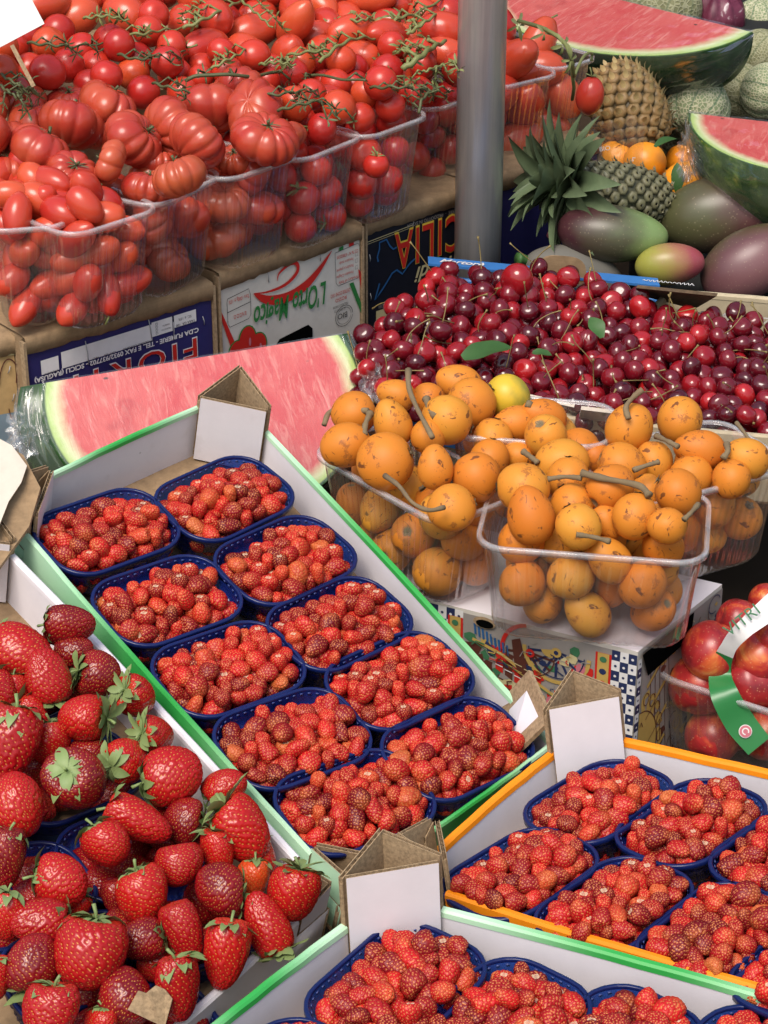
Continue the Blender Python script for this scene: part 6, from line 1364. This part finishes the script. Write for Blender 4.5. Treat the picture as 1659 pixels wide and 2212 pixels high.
# loquat twigs
TW = [([(700,918,22),(712,890,30),(740,882,36),(795,888,40)],9,'thick forked twig at the left of the loquats'),([(800,893,42),(790,915,40),(786,940,34)],11,'short twig stub joining the forked twig to a loquat'),([(882,800,62),(884,840,56),(900,880,54),(918,915,52),(934,945,48)],9,'tall twig standing up from the left loquats'),([(921,862,50),(928,885,48),(940,900,46)],11,'stubby twig on the left loquats'),
 ([(832,1028,34),(862,1050,40),(890,1085,34),(925,1102,28),(960,1096,26)],8,'curved brown twig over the front rim of the left loquat punnet'),([(1184,1035,32),(1220,1030,36),(1256,1033,38)],9,'pale twig between two loquat punnets'),([(1256,1022,42),(1305,1034,42),(1350,1042,42),(1385,1052,40),(1402,1070,38)],12,'thickest grey twig lying over the nearest loquats'),([(1368,1016,36),(1395,1006,38),(1422,998,38)],9,'greenish twig behind the thickest one'),
 ([(1245,1155,24),(1280,1160,22),(1318,1170,22)],9,'green twig at the front rim of the nearest punnet'),([(1358,905,50),(1352,880,58),(1368,858,64),(1388,842,70)],10,'hooked twig standing on a right-hand loquat'),([(1418,942,30),(1440,952,34),(1465,965,34)],9,'brown twig joining two right-hand loquats'),([(1590,912,30),(1608,935,24),(1622,955,18)],7,'thin twig sticking out at the right edge'),
 ([(1478,1122,34),(1495,1105,36),(1508,1090,36)],9,'green twig stub at the corner of the nearest punnet'),([(1130,975,26),(1150,990,24),(1162,1000,22)],10,'stubby twig on the back loquats'),([(1140,880,36),(1145,868,40)],9,'short stub on the pear shaped loquat'),([(1562,990,26),(1572,975,30),(1570,960,32)],11,'dark twig beside the right-hand loquat')]
for pts, th, lab in TW:
    W3 = [at(x, y, LZ + o_ * .001 + .006) for x, y, o_ in pts]; c0 = W3[0]; P3 = bez(W3, 16) if len(W3) > 2 else W3; r0 = random.Random(pts[0][0]); m = (P3[0] - EYE).dot(FWD) / FPX
    o = MB().tube([p_ - c0 for p_ in P3], [th * .78 * m * (.72 + .28 * abs(2 * i / (len(P3) - 1) - 1) ** 2) * r0.uniform(.82, 1.15) for i in range(len(P3))], 9).build('twig', MAT['stalk_brown'], None, True); o.location = c0; meta(o, lab, 'twig')
# leaves on the cherries
for (px, py, L_, w_, d_, lab) in ((1000, 775, .062, .016, (.85, .35, .25), 'curled green leaf on the front cherries'), (1150, 762, .022, .007, (1, -.3, .2), 'small dry leaf beside the green one'), (1300, 730, .030, .009, (-.3, .5, .6), 'brownish leaf in the middle of the cherries')):
    p = K(px, py, .045 if L_ > .05 else .036); b = MB(); leaf(b, L_, w_, (0, 0, 0), d_, (0, -.3, 1), .5, 10, 0, .3, .3, wave=.12); o = b.build('leaf', MAT['leaf_green'], None, True); o.location = p; meta(o, lab, 'leaf')
# price card
p, m = ath(-20, 20, 2.42); e = empty('price_card', Matrix.Translation(p), 'white price card with faint handwriting in the top left corner', 'sign')
n_ = (EYE - p).normalized(); right = camdir(-28, 0); upv = camdir(-118, 0)
Fp = Face(e, Vector((0, 0, 0)), right, upv); b = MB(); sc_ = m
b.box(-110 * sc_, 88 * sc_, -82 * sc_, 60 * sc_, -.001, 0); me = b.mesh('card', [MAT['ink_white']], False); me.transform(Fp.M); link_part('card', me, e)
Fp.text('Kg', 42 * sc_, 26 * sc_, 22 * sc_, 'ink_black', up=True, shear=.4)
b = MB(); b.box(-1 * sc_, 8 * sc_, -190 * sc_, -89 * sc_, -.004, -.0012); me = b.mesh('stick', [MAT['kraft_edge']], False); me.transform(Fp.M); link_part('stick', me, e)
# nectarine handle
NP_ = [(1640, 1612, -.085, 60), (1598, 1560, -.06, 66), (1565, 1500, -.030, 60), (1556, 1450, .012, 46), (1574, 1398, .045, 34), (1612, 1355, .070, 40), (1700, 1285, .09, 60)]
e = empty('punnet_handle', Matrix.Translation(at(1565, 1480, zN)), 'green paper handle with white lettered inside, across the nectarine punnet', 'handle')
c0 = e.matrix_world.translation.copy(); G = []; front = NM @ Vector((0, -.079, 0)); nf = NM.to_3x3() @ Vector((0, 1, 0)); G = []
for i, (x, y, dz, wd) in enumerate(NP_):
    p = on(x, y, front - nf * .003, nf) if i < 3 else at(x, y, zN + dz + .004); m = (p - EYE).dot(FWD) / FPX
    G.append((p, wd * m / 2))
PP = bez([g_[0] for g_ in G], 36); ws = np.interp(np.linspace(0, 1, len(PP)), np.linspace(0, 1, len(G)), [g_[1] for g_ in G]); rows_ = []
for i, p in enumerate(PP):
    d_ = (PP[min(i + 1, len(PP) - 1)] - PP[max(i - 1, 0)]).normalized(); s_ = d_.cross((p - EYE).normalized()).normalized(); rows_.append([tuple(p - s_ * ws[i] - c0), tuple(p - c0), tuple(p + s_ * ws[i] - c0)])
t_ = NT('handle_green'); MAT['handle_green'] = t_.set((.02, .17, .045), .35, .5); kcut = int(len(rows_) * .62)
MB().grid(np.array(rows_[:kcut + 1])).build('green_band', MAT['handle_green'], e, True); MB().grid(np.array(rows_[kcut:])).build('white_band', MAT['ink_white'], e, True)
pA = PP[int(len(PP) * .80)]; Fh = Face(e, pA - c0 - FWD * .004 - RGT * .012, camdir(-38, 0), camdir(-128, 0)); Fh.text('VITRI', -.004, -.004, .017, 'ink_leaf', up=True)
pB = PP[int(len(PP) * .13)]; Fh = Face(e, pB - c0 - nf * .0016, camdir(60, 0), camdir(-30, 0)); Fh.oval(0, 0, .0065, .0065, 'ink_white', .001); Fh.oval(0, 0, .0058, .0058, 'ink_pink', .0016); Fh.line(arc(.0, 0, .003, .003, 30, 330, 12), .0012, 'ink_white', .0022)
# torn brown board and white strip at the left, over the strawberry tray
def sheet(name, pts, th, mats, label, cat, f=S):
    q = [f(*p_[:2]) + nS * p_[2] for p_ in pts]; c0 = q[0]; n_ = (q[1] - q[0]).cross(q[2] - q[0]).normalized() * th; b = MB()
    if n_.z < 0: n_ = -n_
    k = len(q); b.add([*(v - c0 - n_ for v in q), *(v - c0 for v in q)], [tuple(range(k, 2 * k))], 0); base = b.n - 2 * k
    b.f.append(tuple(base + i for i in reversed(range(k)))); b.m.append(1)
    for i in range(k): b.f.append((base + i, base + (i + 1) % k, base + k + (i + 1) % k, base + k + i)); b.m.append(1)
    o = b.build(name, mats); o.location = c0; meta(o, label, cat); return o
sheet('card_flap', [(-40, 1010, .045), (45, 1062, .045), (82, 1120, .038), (60, 1172, .020), (-60, 1290, -.01)], .004, [MAT['kraft'], MAT['kraft_edge']], 'torn brown cardboard flap at the left edge above the strawberries', 'cardboard')
sheet('card_flap', [(-40, 1018, .051), (20, 1052, .051), (52, 1090, .048), (40, 1120, .044), (14, 1150, .038), (-8, 1195, .03), (-60, 1230, .02)], .0015, [MAT['cream_card'], MAT['kraft_edge']], 'torn cream paper lying on the brown flap at the left edge', 'cardboard')
sheet('card_flap', [(268, 2235, .03), (288, 2212, .04), (305, 2217, .04), (325, 2204, .042), (345, 2209, .04), (362, 2222, .036), (350, 2255, .02)], .004, [MAT['kraft_edge'], MAT['kraft_edge']], 'rough torn cardboard scrap at the bottom edge by the strawberries', 'cardboard')
# leaning white corner flap of the middle tray
def cflap(pts, name, mats, th, e):
    Mi = e.matrix_world.inverted(); q = [Mi @ (C(*p_[:2]) + nC * p_[2]) for p_ in pts]; q = [Mi @ on(p_[0], p_[1], pC + nC * p_[2], nC) for p_ in pts]; n_ = (q[1] - q[0]).cross(q[2] - q[0]).normalized() * th
    b = MB(); b.hexa([*(v - n_ for v in q), *q], [1, 0, 1, 1, 1, 1]); return b.build(name, mats, e)
cflap([(1088, 1662, -.03), (1078, 1530, -.03), (1150, 1450, .036), (1198, 1556, .036)], 'corner_post', [MAT['white_card'], MAT['kraft_edge']], .004, ecC)
# ---------------------------------------------------------------- which pieces show, then one object each
def commit():
    S_ = 2.16; Wd, Hd = int(1659 / S_), int(2212 / S_)
    zb = np.full((Hd, Wd), 1e9); ib = np.full((Hd, Wd), -1, int)
    for i, it in enumerate(ITEMS):
        px, py, w = proj(it['pos']); rp = it['r'] * FPX / w / S_; cx, cy = px / S_, py / S_
        x0, x1, y0, y1 = int(max(0, cx - rp)), int(min(Wd - 1, cx + rp)), int(max(0, cy - rp)), int(min(Hd - 1, cy + rp))
        if x1 < x0 or y1 < y0: it['vis'] = 0; continue
        X, Y = np.meshgrid(np.arange(x0, x1 + 1), np.arange(y0, y1 + 1)); d2 = ((X - cx) ** 2 + (Y - cy) ** 2) / rp ** 2
        z = np.where(d2 < 1, w - it['r'] * np.sqrt(np.maximum(1 - d2, 0)), 1e9); sub = zb[y0:y1 + 1, x0:x1 + 1]; m = z < sub
        sub[m] = z[m]; ib[y0:y1 + 1, x0:x1 + 1][m] = i
    cnt = np.bincount(ib[ib >= 0], minlength=len(ITEMS))
    kinds_ = {}
    for i, it in enumerate(ITEMS): it['vis'] = int(cnt[i]); kinds_.setdefault(it['name'], []).append(it)
    LIMIT = {'wild_strawberry': 300, 'cherry': 300}
    stats = {}
    for name, lst in kinds_.items():
        lst.sort(key=lambda t: -(t['vis'] + (1e6 if t['force'] else 0)))
        shown = [t for t in lst if t['vis'] > 3 or t['force']]; solo = shown[:LIMIT.get(name, 300)]
        rest = [t for t in lst if t not in solo] if False else lst[len(solo):] if len(solo) == len(shown[:len(solo)]) else []
        stats[name] = (len(lst), len(shown), len(solo))
        gcount = {}
        for t in (lst if name not in ('wild_strawberry', 'cherry') else solo): gcount[t['label']] = gcount.get(t['label'], 0) + 1
        for t in solo:
            o = bpy.data.objects.new(name, LIB[t['lib']][t['var']]); COL.objects.link(o)
            s = t['scl'] if hasattr(t['scl'], '__len__') else (t['scl'],) * 3
            o.matrix_world = Matrix.Translation(t['pos']) @ t['rot'].to_4x4() @ Matrix.Diagonal((*s, 1))
            if 'tone' in t: o.color = (t['tone'], 0, 0, 1)
            meta(o, t['label'], t['cat'], t['group'] if gcount[t['label']] > 1 else None)
            for pn, plib, M in t['parts']:
                c = bpy.data.objects.new(pn, LIB[plib][rg.randrange(len(LIB[plib]))]); COL.objects.link(c); c.parent = o
                c.matrix_local = M @ Matrix.Diagonal((1 / s[0] * (s[0] + s[2]) / 2, 1 / s[1] * (s[0] + s[2]) / 2, 1 / s[2] * (s[0] + s[2]) / 2, 1))
        rest = [t for t in rest]
        if len(rest) and name in ('wild_strawberry', 'cherry'): stuff(name, rest)
        elif rest:          # buried pieces: keep them as single things too
            for t in rest[:max(0, 300 - len(solo))]:
                o = bpy.data.objects.new(name, LIB[t['lib']][t['var']]); COL.objects.link(o)
                s = t['scl'] if hasattr(t['scl'], '__len__') else (t['scl'],) * 3
                o.matrix_world = Matrix.Translation(t['pos']) @ t['rot'].to_4x4() @ Matrix.Diagonal((*s, 1)); meta(o, t['label'], t['cat'], t['group'] if gcount[t['label']] > 1 else None)
    print('ITEMS', stats)
def stuff(name, lst):
    libs = sorted({t['lib'] for t in lst}); order = [(l, v) for l in libs for v in range(len(LIB[l]))]; idx = {lv: i for i, lv in enumerate(order)}
    cc = bpy.data.collections.new(name + '_kinds')
    for i, (l, v) in enumerate(order):
        o = bpy.data.objects.new('%s_kind_%02d' % (name, i), LIB[l][v]); cc.objects.link(o)
    me = bpy.data.meshes.new(name + '_heap'); me.from_pydata([tuple(t['pos']) for t in lst], [], [])
    a = me.attributes.new('rot', 'FLOAT_VECTOR', 'POINT'); b_ = me.attributes.new('scl', 'FLOAT', 'POINT'); c = me.attributes.new('idx', 'INT', 'POINT')
    for i, t in enumerate(lst):
        a.data[i].vector = t['rot'].to_euler(); b_.data[i].value = t['scl'] if not hasattr(t['scl'], '__len__') else t['scl'][0]; c.data[i].value = idx[(t['lib'], t['var'])]
    o = bpy.data.objects.new(name + '_heap', me); COL.objects.link(o)
    ng = bpy.data.node_groups.new(name + '_scatter', 'GeometryNodeTree'); ng.interface.new_socket('Geometry', in_out='INPUT', socket_type='NodeSocketGeometry'); ng.interface.new_socket('Geometry', in_out='OUTPUT', socket_type='NodeSocketGeometry')
    N, L = ng.nodes, ng.links; gi = N.new('NodeGroupInput'); go = N.new('NodeGroupOutput'); ip = N.new('GeometryNodeInstanceOnPoints'); ci = N.new('GeometryNodeCollectionInfo')
    ci.inputs['Collection'].default_value = cc; ci.inputs['Separate Children'].default_value = True; ci.inputs['Reset Children'].default_value = True
    def na(n_, ty): x = N.new('GeometryNodeInputNamedAttribute'); x.data_type = ty; x.inputs['Name'].default_value = n_; return x.outputs['Attribute']
    er = N.new('FunctionNodeEulerToRotation'); L.new(na('rot', 'FLOAT_VECTOR'), er.inputs[0])
    L.new(gi.outputs[0], ip.inputs['Points']); L.new(ci.outputs[0], ip.inputs['Instance']); ip.inputs['Pick Instance'].default_value = True
    L.new(na('idx', 'INT'), ip.inputs['Instance Index']); L.new(er.outputs[0], ip.inputs['Rotation']); L.new(na('scl', 'FLOAT'), ip.inputs['Scale']); L.new(ip.outputs[0], go.inputs[0])
    md = o.modifiers.new('scatter', 'NODES'); md.node_group = ng
    o['kind'] = 'stuff'; o['label'] = {'wild_strawberry': 'heaped wild strawberries filling the rest of the blue punnets', 'cherry': 'remaining cherries lower in the two cherry crates'}[name]
commit()
